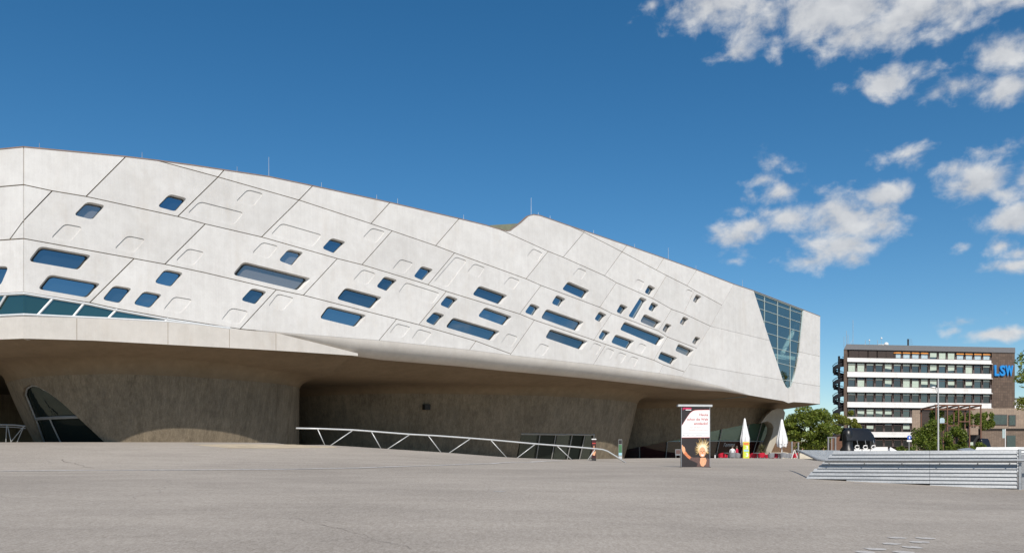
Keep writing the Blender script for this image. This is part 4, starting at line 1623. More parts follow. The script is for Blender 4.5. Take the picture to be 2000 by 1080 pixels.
_zA = 1.6 + 18.5 / F * 25.0
wa = at(1562, 900, 27.6)
wb = at(1987, 900, 25.0)
SW, SA, ST, SN, SL = slat_wall('slatted_wall', 'pale galvanised slatted steel wall with handrail beside the asphalt square', (wa.x, wa.y, 0), (wb.x, wb.y, 0), _zA, 10, .1185, (1.12, .0), (1.5, 4.0))
zr_ = EYE - .01
p_l = SA + ST * .62 + SN * .2
rail = [at(1562, 881.5, 33), at(1580, 889, 30), Vector((p_l.x, p_l.y, zr_ + .02)), Vector((p_l.x, p_l.y, zr_)) + ST * .25] + [Vector((p_l.x, p_l.y, zr_)) + ST * s for s in (2, 4, 6, 7.5)]
MB().tube(rail, .042, 8).build('handrail', 'zinc', SW, smooth=True)
for px in (1619, 1688, 1762, 1836, 1910, 1973):
    X = (px - 1000) / F
    s = min((abs(((SA + ST * s + SN * .2).x) / ((SA + ST * s + SN * .2).y) - X), s) for s in np.linspace(0, SL, 400))[1]
    c = SA + ST * s
    MB().tube([Vector((c.x, c.y, zr_ - .02)) + SN * .2, Vector((c.x, c.y, zr_ - .09)) + SN * .19, Vector((c.x, c.y, zr_ - .13)) + SN * .04], .016, 6).build('bracket', 'grey_metal', SW)
e = SA + ST * SL
MB().box(Vector((e.x, e.y, 1.22)) + ST * 1.0 - SN * .25, ST * .85, SN * .02, Vector((0, 0, .56))).build('end_sheet', 'zinc', SW)

fa, fb = at(1908, 880, 34), at(2090, 880, 33)
slat_wall('slatted_wall', 'second slatted steel wall showing just above and behind the handrail wall', (fa.x, fa.y, 0), (fb.x, fb.y, 0), EYE + 24.6 / F * 34, 8, .13, (.0, -.6), (0, 0), False)


def ramp_deck():
    a, b, c, d = at(1556, 878.5, 66), at(1640, 879, 66), at(1650, 897.5, 57), at(1597, 898.5, 57)
    root = thing('ramp_deck', 'tilted panel of speckled grey steel grating at the raked end of the slatted wall', 'ramp', ((a.x + c.x) / 2, (a.y + c.y) / 2, gz((a.x + c.x) / 2, (a.y + c.y) / 2)))
    dn = Vector((0, 0, .06))
    MB().hexa([a - dn, d - dn, c - dn, b - dn, a, d, c, b]).build('grating', 'grating', root)
    for p in (b, c):
        MB().tube([(p.x - .1, p.y, gz(p.x, p.y) - .05), (p.x - .1, p.y, p.z - .05)], .06, 6).build('prop', 'zinc', root)
    MB().tube([a + Vector((-.03, 0, .03)), d + Vector((-.03, 0, .03))], .045, 6).build('edge_tube', 'zinc', root)


ramp_deck()
o = at(1582, 897, 70)
tag(MB().hexa([(o.x - .9, o.y, 1.3), (o.x + 2.5, o.y, 1.3), (o.x + 2.5, o.y + .5, 1.3), (o.x - .9, o.y + .5, 1.3), (o.x - .9, o.y, 2.2), (o.x + 2.5, o.y, 1.75), (o.x + 2.5, o.y + .5, 1.75), (o.x - .9, o.y + .5, 2.2)]).build('low_wall', 'cream'), 'low cream wall seen beneath the edge of the steel grating panel', 'wall')
fa, fb, fc, fd = at(1870, 876.5, 45), at(1893, 874, 46), at(1915, 881, 38), at(1888, 882, 38)
rd = thing('ramp_deck', 'small tilted steel plate between the ivy and the second slatted wall', 'ramp', (fc.x, fc.y, gz(fc.x, fc.y)))
MB().hexa([p - Vector((0, 0, .06)) for p in (fa, fd, fc, fb)] + [fa, fd, fc, fb]).build('plate', 'zinc', rd)
MB().hexa([Vector((p.x, p.y, gz(p.x, p.y) - .1)) for p in (fa, fd, fc, fb)] + [p - Vector((0, 0, .07)) for p in (fa, fd, fc, fb)]).build('plinth', 'matt_black', rd)


# ------------------------------------------------------------------ banners and signs
def banner():
    D = 34.0
    k = 0.002835
    o = at(1330.5, 911, D)
    o.z = gz(o.x, o.y)
    rx = Vector((1, .10, 0)).normalized()
    ny = Vector((rx.y, -rx.x, 0))
    up = Vector((0, 0, 1))
    Wd, H = 443 * k, 900 * k
    root = thing('banner_stand', 'tall advertising banner on the square with a wild haired woman and red lettering', 'banner', o)
    B = lambda X, Y, d=0.0: o + rx * ((X - 237) * k) + up * ((1005 - Y) * k) + ny * d
    MB().hexa([B(240, 1004, 0), B(677, 1004, 0), B(677, 1004, -.12), B(240, 1004, -.12), B(240, 105, 0), B(677, 105, 0), B(677, 105, -.12), B(240, 105, -.12)]).build('board', 'p_dark', root)
    MB().hexa([B(187, 103, .05), B(710, 103, .05), B(710, 103, -.16), B(187, 103, -.16), B(187, 72, .05), B(710, 72, .05), B(710, 72, -.16), B(187, 72, -.16)]).build('top_bar', 'rail', root)
    for X in (240, 677):
        MB().tube([B(X, 1006, 0.0), B(X, 100, 0.0)], .012, 6).build('edge_strip', 'zinc', root)
    MB().hexa([B(230, 1008, .06), B(687, 1008, .06), B(687, 1008, -.2), B(230, 1008, -.2), B(230, 1000, .06), B(687, 1000, .06), B(687, 1000, -.2), B(230, 1000, -.2)]).build('foot', 'matt_black', root)
    white = [(244, 390), (265, 360), (290, 320), (315, 282), (340, 245), (365, 210), (390, 187), (415, 170), (445, 160), (480, 156), (560, 154), (673, 152), (673, 558), (244, 562)]
    red = [(244, 384), (265, 352), (290, 312), (315, 274), (340, 237), (365, 202), (390, 179), (415, 162), (445, 152), (480, 148), (560, 147), (673, 145), (673, 565), (244, 568)]
    MB().face([B(x, y, .004) for x, y in reversed(red)]).build('print_edge', 'p_red', root)
    MB().face([B(x, y, .006) for x, y in reversed(white)]).build('print_field', 'p_white', root)

    def line(s, xr, base, width, m, h=None, d=.009, bold=0.0):
        text_part(s, B(xr - width, base, d), rx, up, m, root, 'lettering', width=width * k, bold=bold)
    line('Heute', 650, 240, 134, 'p_red', bold=.012)
    line('schon die Welt', 650, 308, 322, 'p_red', bold=.012)
    line('entdeckt?', 650, 373, 217, 'p_red', bold=.012)
    line('Uber 250 Phanomene zum'.replace('U', '\u00dc', 1).replace('Pha', 'Ph\u00e4'), 650, 422, 285, 'p_pale')
    line('Begreifen und Ausprobieren', 650, 457, 288, 'p_pale')
    line('ph\u00e6no', 393, 142, 132, 'p_pink', bold=.03)
    for x0, x1, y, h in ((305, 390, 158, 12), ):
        MB().face([B(x0, y, .008), B(x1, y, .008), B(x1, y - h, .008), B(x0, y - h, .008)]).build('print_mark', 'p_white', root)
    for x0, x1, y, h in ((258, 645, 503, 5), (262, 285, 538, 18), (322, 360, 532, 9), (385, 432, 535, 6), (462, 555, 533, 7), (580, 645, 535, 5)):
        MB().face([B(x0, y, .009), B(x1, y, .009), B(x1, y - h, .009), B(x0, y - h, .009)]).build('print_mark', 'p_grey', root)

    def blob(name, pts, m, d):
        MB().face([B(x, y, d) for x, y in pts][::-1]).build(name, m, root)
    blob('printed_dress', [(356, 895), (385, 848), (430, 862), (490, 858), (520, 862), (600, 880), (640, 868), (672, 885), (672, 1003), (472, 1003), (488, 950), (440, 925), (390, 905)], 'p_dress', .005)
    rng = random.Random(3)
    for m, r0, r1, d, n in (('p_hair', 78, 150, .007, 30), ('p_hair2', 60, 120, .009, 26)):
        pts = []
        for i in range(n * 2):
            a = math.pi * 2 * i / (n * 2)
            up_ = 1.0 + .35 * max(0, math.sin(a)) + .15 * max(0, math.cos(a))
            r = (r1 * up_ * rng.uniform(.75, 1.05) if i % 2 else r0 * rng.uniform(.85, 1.1)) * (1 if math.sin(a) > -.55 else .62)
            pts.append((min(672, 565 + r * math.cos(a) * .82), 745 - r * math.sin(a)))
        blob('printed_hair', pts[::-1], m, d)
    blob('printed_neck', [(530, 868), (610, 862), (628, 905), (612, 960), (575, 998), (540, 985), (522, 940)], 'p_skin2', .008)
    blob('printed_face', [(560 + 52 * math.cos(a), 785 - 78 * math.sin(a) * (1 if math.sin(a) > 0 else .92)) for a in np.linspace(2 * math.pi, 0, 22, endpoint=False)], 'p_skin2', .011)
    blob('printed_arm', [(272, 805), (305, 768), (340, 815), (390, 856), (366, 888), (330, 862)], 'p_skin', .0065)
    blob('printed_hand', [(245, 672), (256, 676), (264, 695), (284, 702), (298, 735), (300, 775), (272, 806), (254, 772), (246, 740)], 'p_skin2', .008)
    for x in (540, 583):
        blob('printed_eye', [(x + 11 * math.cos(a), 768 - 5 * math.sin(a)) for a in np.linspace(2 * math.pi, 0, 8, endpoint=False)], 'hair', .013)
    blob('printed_mouth', [(535, 815), (588, 815), (576, 836), (562, 841), (548, 836)], 'p_white', .013)
    blob('printed_nose', [(557, 772), (567, 772), (573, 800), (552, 800)], 'p_skin', .013)


banner()


def small_banner():
    D = 57.0
    o = at(1160, 896, D)
    o.z = gz(o.x, o.y)
    root = thing('banner_stand', 'small dark red roller banner standing behind the handrail by the entrance doors', 'banner', o)
    s = D / F
    B = lambda X, Z, d=0: o + Vector((X * s, -d, Z * s))
    h = 41
    MB().hexa([B(-4.2, 0, .06), B(4.2, 0, .06), B(4.2, 0, -.1), B(-4.2, 0, -.1), B(-4.2, 5, .05), B(4.2, 5, .05), B(4.2, 5, -.1), B(-4.2, 5, -.1)]).build('base', 'matt_black', root)
    MB().hexa([B(-4, 5, .0), B(4, 5, .0), B(4, 5, -.04), B(-4, 5, -.04), B(-4, h, .0), B(4, h, .0), B(4, h, -.04), B(-4, h, -.04)]).build('board', 'maroon', root)
    MB().hexa([B(-4.6, h, .03), B(4.6, h, .03), B(4.6, h, -.07), B(-4.6, h, -.07), B(-4.6, h + 2, .03), B(4.6, h + 2, .03), B(4.6, h + 2, -.07), B(-4.6, h + 2, -.07)]).build('top_bar', 'white', root)
    MB().face([B(-3.4, 33, .006), B(3, 33, .006), B(3.4, 35, .006), B(-3, 35, .006)]).build('print_mark', 'p_red', root)
    MB().face([B(-2.6, 11, .006), B(1.8, 10, .006), B(3.6, 17, .006), B(1.4, 21, .006), B(.6, 30, .006), B(-.6, 29, .006), B(-1.2, 20, .006), B(-3.4, 16, .006)]).build('printed_figure', 'p_skin2', root)
    MB().face([B(-1.5, 17, .01), B(1.5, 17, .01), B(2.4, 23, .01), B(-2, 22, .01)]).build('printed_shade', 'p_dress', root)


small_banner()


def totem():
    D = 60.0
    o = at(1211.5, 892, D)
    o.z = gz(o.x, o.y)
    root = thing('notice_board', 'narrow upright notice board with green picture beside the entrance cone edge', 'sign', o)
    s = D / F
    B = lambda X, Z, d=0: o + Vector((X * s, -d, Z * s))
    MB().hexa([B(-3.6, 0, .0), B(3.6, 0, .0), B(3.6, 0, -.12), B(-3.6, 0, -.12), B(-3.6, 40, .0), B(3.6, 40, .0), B(3.6, 40, -.12), B(-3.6, 40, -.12)]).build('board', 'grey_metal', root)
    for z0, z1, m in ((31, 39, 'p_dark'), (14, 30, 'green_print'), (9, 14, 'sky_print'), (2, 7, 'p_grey')):
        MB().face([B(-3.1, z0, .006), B(3.1, z0, .006), B(3.1, z1, .006), B(-3.1, z1, .006)]).build('printed_field', m, root)


totem()


def lime_sign():
    D = 63.0
    o = at(1457.5, 895, D)
    o.z = gz(o.x, o.y)
    root = thing('price_sign', 'upright lime yellow price sign with large numerals at the cafe edge', 'sign', o)
    s = D / F
    B = lambda X, Z, d=0: o + Vector((X * s, -d, Z * s))
    MB().hexa([B(-5.9, 0, .0), B(5.9, 0, .0), B(5.9, 0, -.2), B(-5.9, 0, -.2), B(-5.9, 32, .0), B(5.9, 32, .0), B(5.9, 32, -.12), B(-5.9, 32, -.12)]).build('board', 'yellow', root)
    MB().face([B(-5, 1, .005), B(5, 1, .005), B(5, 31, .005), B(-5, 31, .005)]).build('printed_field', 'lime', root)
    MB().face([B(-4.8, 26, .009), B(4.8, 26, .009), B(4.8, 30.5, .009), B(-4.8, 30.5, .009)]).build('printed_title', 'orange_print', root)
    MB().face([B(-4.8, 13, .009), B(4.8, 13, .009), B(4.8, 17, .009), B(-4.8, 17, .009)]).build('printed_field', 'sky_print', root)
    text_part('3', B(-1, 18.2, .012), (1, 0, 0), (0, 0, 1), 'p_white', root, height=6.4 * s, width=4.6 * s, bold=.03)
    text_part('3', B(-1, 3, .012), (1, 0, 0), (0, 0, 1), 'p_white', root, height=7.5 * s, width=5 * s, bold=.03)


lime_sign()


def easel(px0, px1, py0, py1, D, label):
    o = at((px0 + px1) / 2, py1, D)
    o.z = gz(o.x, o.y)
    root = thing('poster_stand', label, 'sign', o)
    w = (px1 - px0) / F * D / 2
    zt = EYE + (HY - py0) / F * D
    MB().box((o.x, o.y, (zt + o.z + .25) / 2), (w, 0, 0), (0, .03, 0), (0, 0, (zt - o.z - .25) / 2)).build('board', 'grey_chair', root)
    MB().box((o.x, o.y - .034, (zt + o.z + .3) / 2), (w * .82, 0, 0), (0, .004, 0), (0, 0, (zt - o.z - .4) / 2)).build('printed_field', 'p_dress', root)
    for s in (-1, 1):
        MB().tube([(o.x + s * w * .8, o.y, o.z), (o.x + s * w * .8, o.y, o.z + .3)], .025, 6).build('leg', 'grey_metal', root)


easel(1319, 1329.5, 877, 895, 68, 'low grey framed poster stand half behind the tall banner')


# ------------------------------------------------------------------ cafe terrace
def tub_chair(mat_name):
    root = thing('tub_chair', '', 'chair', (0, 0, 0))
    mb = MB()
    outer, inner = [], []
    for k in range(13):
        a = math.pi * (-0.15 + 1.3 * k / 12)
        h = .62 + .14 * max(0, math.sin(a))
        outer.append((.34 * math.cos(a), .32 * math.sin(a), h))
        inner.append((.28 * math.cos(a), .26 * math.sin(a), h))
    low_o = [(x * .88, y * .88, .28) for x, y, _ in outer]
    low_i = [(x * .86, y * .86, .30) for x, y, _ in inner]
    mb.grid([low_o, outer, inner, low_i])
    for k in (0, 12):
        mb.face([low_o[k], outer[k], inner[k], low_i[k]])
    mb.build('shell', mat_name, root, smooth=True, sharp=40)
    MB().lathe((0, .0, 0), [(.25, .33), (.28, .37), (.28, .42), (.24, .45)], 14).build('seat', mat_name, root)
    for x, y in ((.2, .2), (-.2, .2), (.2, -.18), (-.2, -.18)):
        MB().tube([(x, y, .34), (x * 1.15, y * 1.15, 0)], .018, 6).build('leg', 'zinc', root)
    return root


def place(root, px, D, rot, label, group=None, first=[]):
    c = root if root.name not in first else copy_tree(root)
    first.append(root.name)
    x = (px - 1000) / F * D
    c.location = (x, D, gz(x, D))
    c.rotation_euler = (0, 0, R(rot))
    c['label'] = label
    if group:
        c['group'] = group
    return c


CZ = lambda px, D: gz((px - 1000) / F * D, D)
red_c = tub_chair('red')
gr_c = tub_chair('grey_chair')
for px, D, rot, lab in ((1409, 80, 200, 'red tub chair below the script lettering, left of the seated guests'),
                        (1472, 80, 160, 'red tub chair just right of the lime price sign'),
                        (1487, 79, 185, 'red tub chair in front of the spiky potted plant'),
                        (1499, 82, 240, 'red tub chair between potted plant and grey chairs'),
                        (1513.5, 81, 130, 'red tub chair beside the pole of the right closed parasol'),
                        (1554, 80, 200, 'red tub chair behind the white folding trestle'),
                        (1415.5, 84, 30, 'red tub chair set back against the glass under the script lettering'),
                        (1466.5, 84, 320, 'red tub chair close behind the lime price sign'),
                        (1494, 85, 20, 'red tub chair tucked beside the spiky plant pot'),
                        (1508.5, 86, 350, 'red tub chair in front of the dark serving counter')):
    place(red_c, px, D, rot, lab, 'cafe tub chairs')
for px, D, rot, lab in ((1430, 78.5, 180, 'grey tub chair with the white shirted guest'),
                        (1439.5, 79.5, 150, 'grey tub chair with the red shirted guest'),
                        (1506, 79, 200, 'grey tub chair next to a red one near the parasol pole'),
                        (1530, 78, 170, 'grey tub chair right of the parasol pole'),
                        (1537, 80, 215, 'grey tub chair next to the white folding trestle'),
                        (1545, 83, 10, 'grey tub chair set back behind the white folding trestle')):
    place(gr_c, px, D, rot, lab, 'cafe tub chairs')


def cafe_table(px, D, label):
    x = (px - 1000) / F * D
    z = gz(x, D)
    root = thing('cafe_table', label, 'table', (x, D, z))
    MB().lathe((x, D, z), [(.42, .70), (.44, .715), (.44, .735), (.42, .75)], 16).build('table_top', 'grey_chair', root)
    MB().tube([(x, D, z), (x, D, z + .71)], .035, 8).build('stem', 'zinc', root)
    MB().lathe((x, D, z), [(.26, 0), (.25, .02), (.05, .05), (.04, .06)], 12).build('foot', 'zinc', root)


cafe_table(1422, 79.6, 'small round grey cafe table beside the white shirted guest')
cafe_table(1479.5, 79.5, 'small round grey cafe table between two red chairs')
cafe_table(1521, 79.5, 'small round grey cafe table behind the parasol pole')


def parasol(px, py_top, py_can, py_bot, D, half_px, label, seed):
    rng = random.Random(seed)
    x = (px - 1000) / F * D
    z0 = gz(x, D)
    zt = EYE + (HY - py_top) / F * D
    zc = EYE + (HY - py_can) / F * D
    r = half_px / F * D
    root = thing('parasol', label, 'parasol', (x, D, z0), 'closed white parasols of the cafe')
    MB().tube([(x, D, z0), (x, D, zt - .1)], .04, 8).build('pole', 'white', root)
    MB().lathe((x, D, z0), [(.45, 0), (.45, .08), (.1, .1), (.06, .3)], 12).build('base', 'grey_metal', root)
    rows = []
    n = 32
    for f, rr in ((0, .10), (.04, .22), (.25, .42), (.5, .68), (.72, .95), (.86, 1.0), (.92, .86), (.96, .92), (1.0, .8)):
        row = []
        for k in range(n):
            a = 2 * math.pi * k / n
            fold = 1 + (.22 * math.cos(8 * a + .4 * math.sin(3 * a)) + .08 * math.sin(5 * a + f * 3)) * min(1, f * 2)
            jag = (rng.uniform(-.12, .12) if f == 1.0 else 0)
            row.append((x + r * rr * fold * math.cos(a), D + r * rr * fold * math.sin(a), zt + (zc - zt) * f + jag))
        rows.append(row)
    mb = MB()
    mb.grid(rows, True)
    mb.face(rows[0][::-1])
    mb.build('canopy', 'cloth', root, smooth=True)
    zk = zt + (zc - zt) * .9
    MB().lathe((x, D, zk), [(r * .9, -.04), (r * .95, 0), (r * .9, .04)], 16).build('tie_band', 'cloth', root)


parasol(1454.5, 816.5, 870, 893, 82, 8.2, 'closed white parasol standing behind the lime price sign', 1)
parasol(1527.0, 818.5, 872, 893, 80, 9.4, 'closed white parasol at the right end of the cafe by the concrete leg', 2)


def person(px, D, seat, label, shirt, facing, lean=0.0, standing=False, skirt=None):
    x = (px - 1000) / F * D
    z0 = gz(x, D)
    root = thing('person', label, 'person', (x, D, z0))
    f = Vector((math.sin(R(facing)), math.cos(R(facing)), 0))
    s = Vector((f.y, -f.x, 0))
    o = Vector((x, D, z0))
    P = lambda a, b, c: o + s * a + f * b + Vector((0, 0, c))
    hip = .95 if standing else seat + .08
    if standing:
        legs = [[P(k * .10, 0, hip), P(k * .11, .02, .5), P(k * .12, -.02 + .1 * k, .08), P(k * .12, .14 + .1 * k, .04)] for k in (-1, 1)]
    else:
        legs = [[P(k * .10, 0, hip), P(k * .13, .42, seat + .10), P(k * .13, .40, .08), P(k * .13, .56, .05)] for k in (-1, 1)]
    sh = hip + .50
    fw = f * lean
    verts = [P(0, 0, hip), P(0, 0, hip + .25) + fw * .4, P(0, 0, sh) + fw, P(0, .01, sh + .10) + fw, P(0, .03, sh + .2) + fw * 1.1, P(0, .03, sh + .3) + fw * 1.1]
    rad = [(.15, .12), (.14, .11), (.15, .11), (.06, .06), (.085, .10), (.07, .08)]
    edges = [(0, 1), (1, 2), (2, 3), (3, 4), (4, 5)]
    for k, lg in zip((-1, 1), legs):
        b = len(verts)
        verts += lg
        rad += [(.10, .10), (.07, .07), (.05, .05), (.045, .035)]
        edges += [(0, b), (b, b + 1), (b + 1, b + 2), (b + 2, b + 3)]
    for k in (-1, 1):
        b = len(verts)
        if standing:
            verts += [P(k * .2, 0, sh - .03) + fw, P(k * .25, 0, sh - .3) + fw, P(k * .24, .1, sh - .54), P(k * .24, .13, sh - .62)]
        else:
            verts += [P(k * .2, 0, sh - .03) + fw, P(k * .25, .06, sh - .28) + fw, P(k * .18, .32, sh - .26), P(k * .15, .40, sh - .24)]
        rad += [(.065, .065), (.05, .05), (.035, .035), (.035, .025)]
        edges += [(2, b), (b, b + 1), (b + 1, b + 2), (b + 2, b + 3)]
    me = bpy.data.meshes.new('body')
    me.from_pydata([tuple(v - o) for v in verts], edges, [])
    ob = bpy.data.objects.new('body', me)
    COL.objects.link(ob)
    ob.modifiers.new('skin', 'SKIN')
    for sv, r_ in zip(me.skin_vertices[0].data, rad):
        sv.radius = r_
    me.skin_vertices[0].data[0].use_root = True
    sub = ob.modifiers.new('sub', 'SUBSURF')
    sub.levels = 2
    sub.render_levels = 2
    dg = bpy.context.evaluated_depsgraph_get()
    ev = bpy.data.meshes.new_from_object(ob.evaluated_get(dg))
    bpy.data.objects.remove(ob)
    for i, mm in enumerate((shirt, 'trousers', 'skin')):
        ev.materials.append(M[mm])
    for p in ev.polygons:
        c = p.center
        cc = (c - (P(0, 0, 0) - o))
        lat = c.dot(s)
        fwd = c.dot(f)
        if c.z > sh + .09:
            p.material_index = 2
        elif (abs(lat) > .12 and c.z > hip - .1 and (fwd > .2 if not standing else c.z < sh - .42)):
            p.material_index = 2
        elif c.z < hip + .06:
            p.material_index = 1
        p.use_smooth = True
    b = bpy.data.objects.new('body', ev)
    COL.objects.link(b)
    b.parent = root
    hc = P(0, .03, sh + .25) + fw * 1.1
    mb = MB()
    rows = []
    for i in range(6):
        a = math.pi / 2 * i / 5
        rows.append([hc + s * (.10 * math.cos(a) * math.cos(t)) + f * (.115 * math.cos(a) * math.sin(t) - .02) + Vector((0, 0, .04 + .13 * math.sin(a) - (.1 if (i == 0 and math.sin(t) < .3) else 0))) for t in np.linspace(0, 2 * math.pi, 12, endpoint=False)])
    mb.grid(rows, True)
    mb.build('hair', 'hair', root, smooth=True)
    # nose, the only feature that shows at this distance
    n0 = P(0, .12, sh + .22) + fw * 1.1
    MB().add([n0 + s * .015, n0 - s * .015, n0 + f * .03 - Vector((0, 0, .01)), n0 + Vector((0, 0, .05))], [(0, 1, 2), (0, 2, 3), (1, 3, 2), (0, 3, 1)]).build('nose', 'skin', root)
    return root


person(1430.5, 78.5, .46, 'seated guest in white shirt seen from behind at the cafe table', 'shirt_white', 15)
person(1440.3, 79.5, .46, 'seated guest in red top turned towards the white shirted guest', 'shirt_red', -60, .05)


def potted_plant():
    D, px = 84.0, 1488
    x = (px - 1000) / F * D
    z = gz(x, D)
    root = thing('potted_plant', 'spiky olive potted plant in front of the slanted cafe glass', 'plant', (x, D, z))
    MB().lathe((x, D, z), [(.22, 0), (.32, .5), (.35, .52), (.33, .56)], 14).build('pot', 'matt_black', root)
    MB().tube([(x, D, z + .5), (x + .03, D, z + 1.0)], [.07, .05], 7).build('stem', 'bark', root)
    rng = random.Random(5)
    mb = MB()
    c = Vector((x, D, z + 1.12))
    for i in range(260):
        a = rng.uniform(0, 2 * math.pi)
        e = rng.uniform(-.5, 1.45)
        d = Vector((math.cos(a) * math.cos(e), math.sin(a) * math.cos(e), math.sin(e)))
        L_ = rng.uniform(.45, .85)
        sd = d.cross(Vector((0, 0, 1))).normalized() * .03
        mid = c + d * L_ * .55
        tip = c + d * L_ + Vector((0, 0, -.16 * math.cos(e)))
        mb.add([c + d * .06 - sd * .5, c + d * .06 + sd * .5, mid + sd, mid - sd, tip], [(0, 1, 2, 3), (3, 2, 4)])
    mb.build('leaves', 'leaf_olive', root)


potted_plant()


def trestle():
    D = 74.0
    x = (1551 - 1000) / F * D
    z = gz(x, D)
    root = thing('folding_trestle', 'white wooden folding trestle at the right end of the cafe terrace', 'trestle', (x, D, z))
    for (xa, za, xb, zb, dy) in ((-.32, 0, .0, .92, -.15), (.0, .92, .33, .04, -.15), (-.2, 0, .05, .9, .2), (.1, .9, .45, .02, .2)):
        MB().tube([(x + xa, D + dy * 1.2, z + za), (x + xb, D + dy * .3, z + zb)], .035, 4).build('leg', 'white', root)
    MB().tube([(x, D - .06, z + .9), (x + .07, D + .08, z + .9)], .04, 6).build('hinge_bar', 'white', root)


trestle()


def bollard():
    D = 74.0
    x = (1396.5 - 1000) / F * D
    z = gz(x, D)
    root = thing('bollard_light', 'short white bollard light with dark cap left of the red cafe chairs', 'lamp', (x, D, z))
    MB().tube([(x, D, z), (x, D, z + .42)], .055, 10).build('shaft', 'white', root)
    MB().lathe((x, D, z), [(.07, .42), (.075, .5), (.06, .56), (.02, .58)], 10).build('cap', 'matt_black', root)


bollard()
o = at(1515, 893, 86)
z = gz(o.x, o.y)
ct = thing('serving_counter', 'dark brown serving counter under the right closed parasol', 'counter', (o.x, o.y, z))
MB().bx(o.x - .55, o.x + .6, o.y, o.y + .5, z, z + .85).build('body', 'dark_brown', ct)
MB().bx(o.x - .62, o.x + .7, o.y - .06, o.y + .56, z + .853, z + .92).build('counter_top', 'cream', ct)
o = at(1540, 893, 90)
z = gz(o.x, o.y)
tag(MB().hexa([(o.x - .8, o.y, z), (o.x + 1.5, o.y, z), (o.x + 1.5, o.y + .4, z), (o.x - .8, o.y + .4, z), (o.x - .6, o.y + .05, z + 1.05), (o.x + 1.5, o.y + .05, z + .7), (o.x + 1.5, o.y + .35, z + .7), (o.x - .6, o.y + .35, z + 1.05)]).build('low_wall', 'cream'), 'low cream wall behind the grey cafe chairs', 'wall')


# ------------------------------------------------------------------ trees and shrubs
def leaf_cloud(rng, centres, n, size, flat=0.6):
    """many small quads scattered in clumps; centres: (x, y, z, rx, ry, rz)"""
    c = np.array(centres)
    vol = (c[:, 3] * c[:, 4] * c[:, 5]) ** (2 / 3)
    pick = rng.choice(len(c), n, p=vol / vol.sum())
    d = rng.normal(size=(n, 3))
    d /= np.linalg.norm(d, axis=1)[:, None]
    rad = rng.uniform(.25, 1.05, n) ** .55
    p = c[pick, :3] + d * rad[:, None] * c[pick, 3:6]
    a = rng.normal(size=(n, 3))
    a[:, 2] *= flat
    a /= np.linalg.norm(a, axis=1)[:, None]
    b = np.cross(a, d + rng.normal(size=(n, 3)) * .5)
    b /= np.linalg.norm(b, axis=1)[:, None] + 1e-9
    s = size * rng.uniform(.6, 1.35, n)[:, None]
    v = np.stack([p - a * s, p - b * s * .55, p + a * s, p + b * s * .55], 1).reshape(-1, 3)
    f = np.arange(4 * n).reshape(-1, 4)
    mb = MB()
    mb.v = v.tolist()
    mb.f = f.tolist()
    return mb


def tree(px, py_bot, D, height, crown, label, leaf, n, size, seed, group=None, clumps=26, trunk_r=.16, name='tree', low=.25, cr=.36):
    """crown: half width, half depth, half height in metres, centred below the top"""
    rng = np.random.default_rng(seed)
    x = (px - 1000) / F * D
    z0 = gz(x, D) if py_bot is None else EYE + (HY - py_bot) / F * D
    z0 = min(z0, gz(x, D))
    hw, hd, hh = crown
    cz = z0 + height - hh
    root = thing(name, label, 'tree', (x, D, z0), group)
    tr = MB()
    top = Vector((x + rng.uniform(-.2, .2), D, cz + hh * .35))
    tr.tube([(x, D, z0 - .1), (x + .05, D, z0 + height * .2), ((x + top.x) / 2, D, (z0 + cz) / 2 + .3), top], [trunk_r * 1.25, trunk_r, trunk_r * .75, trunk_r * .2], 8)
    cs = []
    for i in range(clumps):
        for _ in range(30):
            q = rng.uniform(-1, 1, 3)
            r = np.linalg.norm(q)
            if .30 < r < 1.0:
                break
        k = cr * rng.uniform(.6, 1.1)
        sc_ = 1 - k * .72
        taper = 1 - .25 * max(0, q[2])
        c = (x + q[0] * hw * sc_ * taper, D + q[1] * hd * sc_ * taper, cz + q[2] * hh * sc_)
        cs.append((*c, hw * k, hd * k, hh * k * .7))
        if i % 2 == 0:
            s = Vector((x, D, z0 + height * rng.uniform(.25, .5)))
            tr.tube([s, s.lerp(Vector(c), .5) + Vector((0, 0, .2)), Vector(c)], [trunk_r * .4, trunk_r * .25, trunk_r * .08], 5, False)
    tr.build('trunk', 'bark', root)
    leaf_cloud(rng, cs, n, size).build('crown', leaf, root)
    return root


G = 'trees between the science centre and the office block'
tree(1583, None, 120, 8.9, (5.0, 4, 3.9), 'broad dense green tree under the right end of the concrete building', 'leaf', 15000, .17, 11, G, 46, .2, cr=.30)
tree(1633, None, 128, 8.4, (2.4, 2.2, 3.6), 'slim light green tree below the black spiral stair', 'leaf_light', 4200, .16, 12, G, 26, .12, cr=.30)
tree(1665, None, 134, 8.6, (1.9, 1.8, 3.2), 'sparse young tree against the left end of the office block', 'leaf_light', 3000, .17, 13, G, 20, .1, cr=.26)
tree(2092, None, 95, 16.0, (7.6, 5, 7.4), 'tall airy tree with yellow green leaves overhanging from the right', 'leaf_light', 12000, .15, 14, None, 60, .25, cr=.19)
tree(2120, None, 70, 13.0, (6, 5, 5), 'large tree standing outside the right edge of the square', 'leaf', 9000, .2, 15, None, 36, .25, cr=.3)


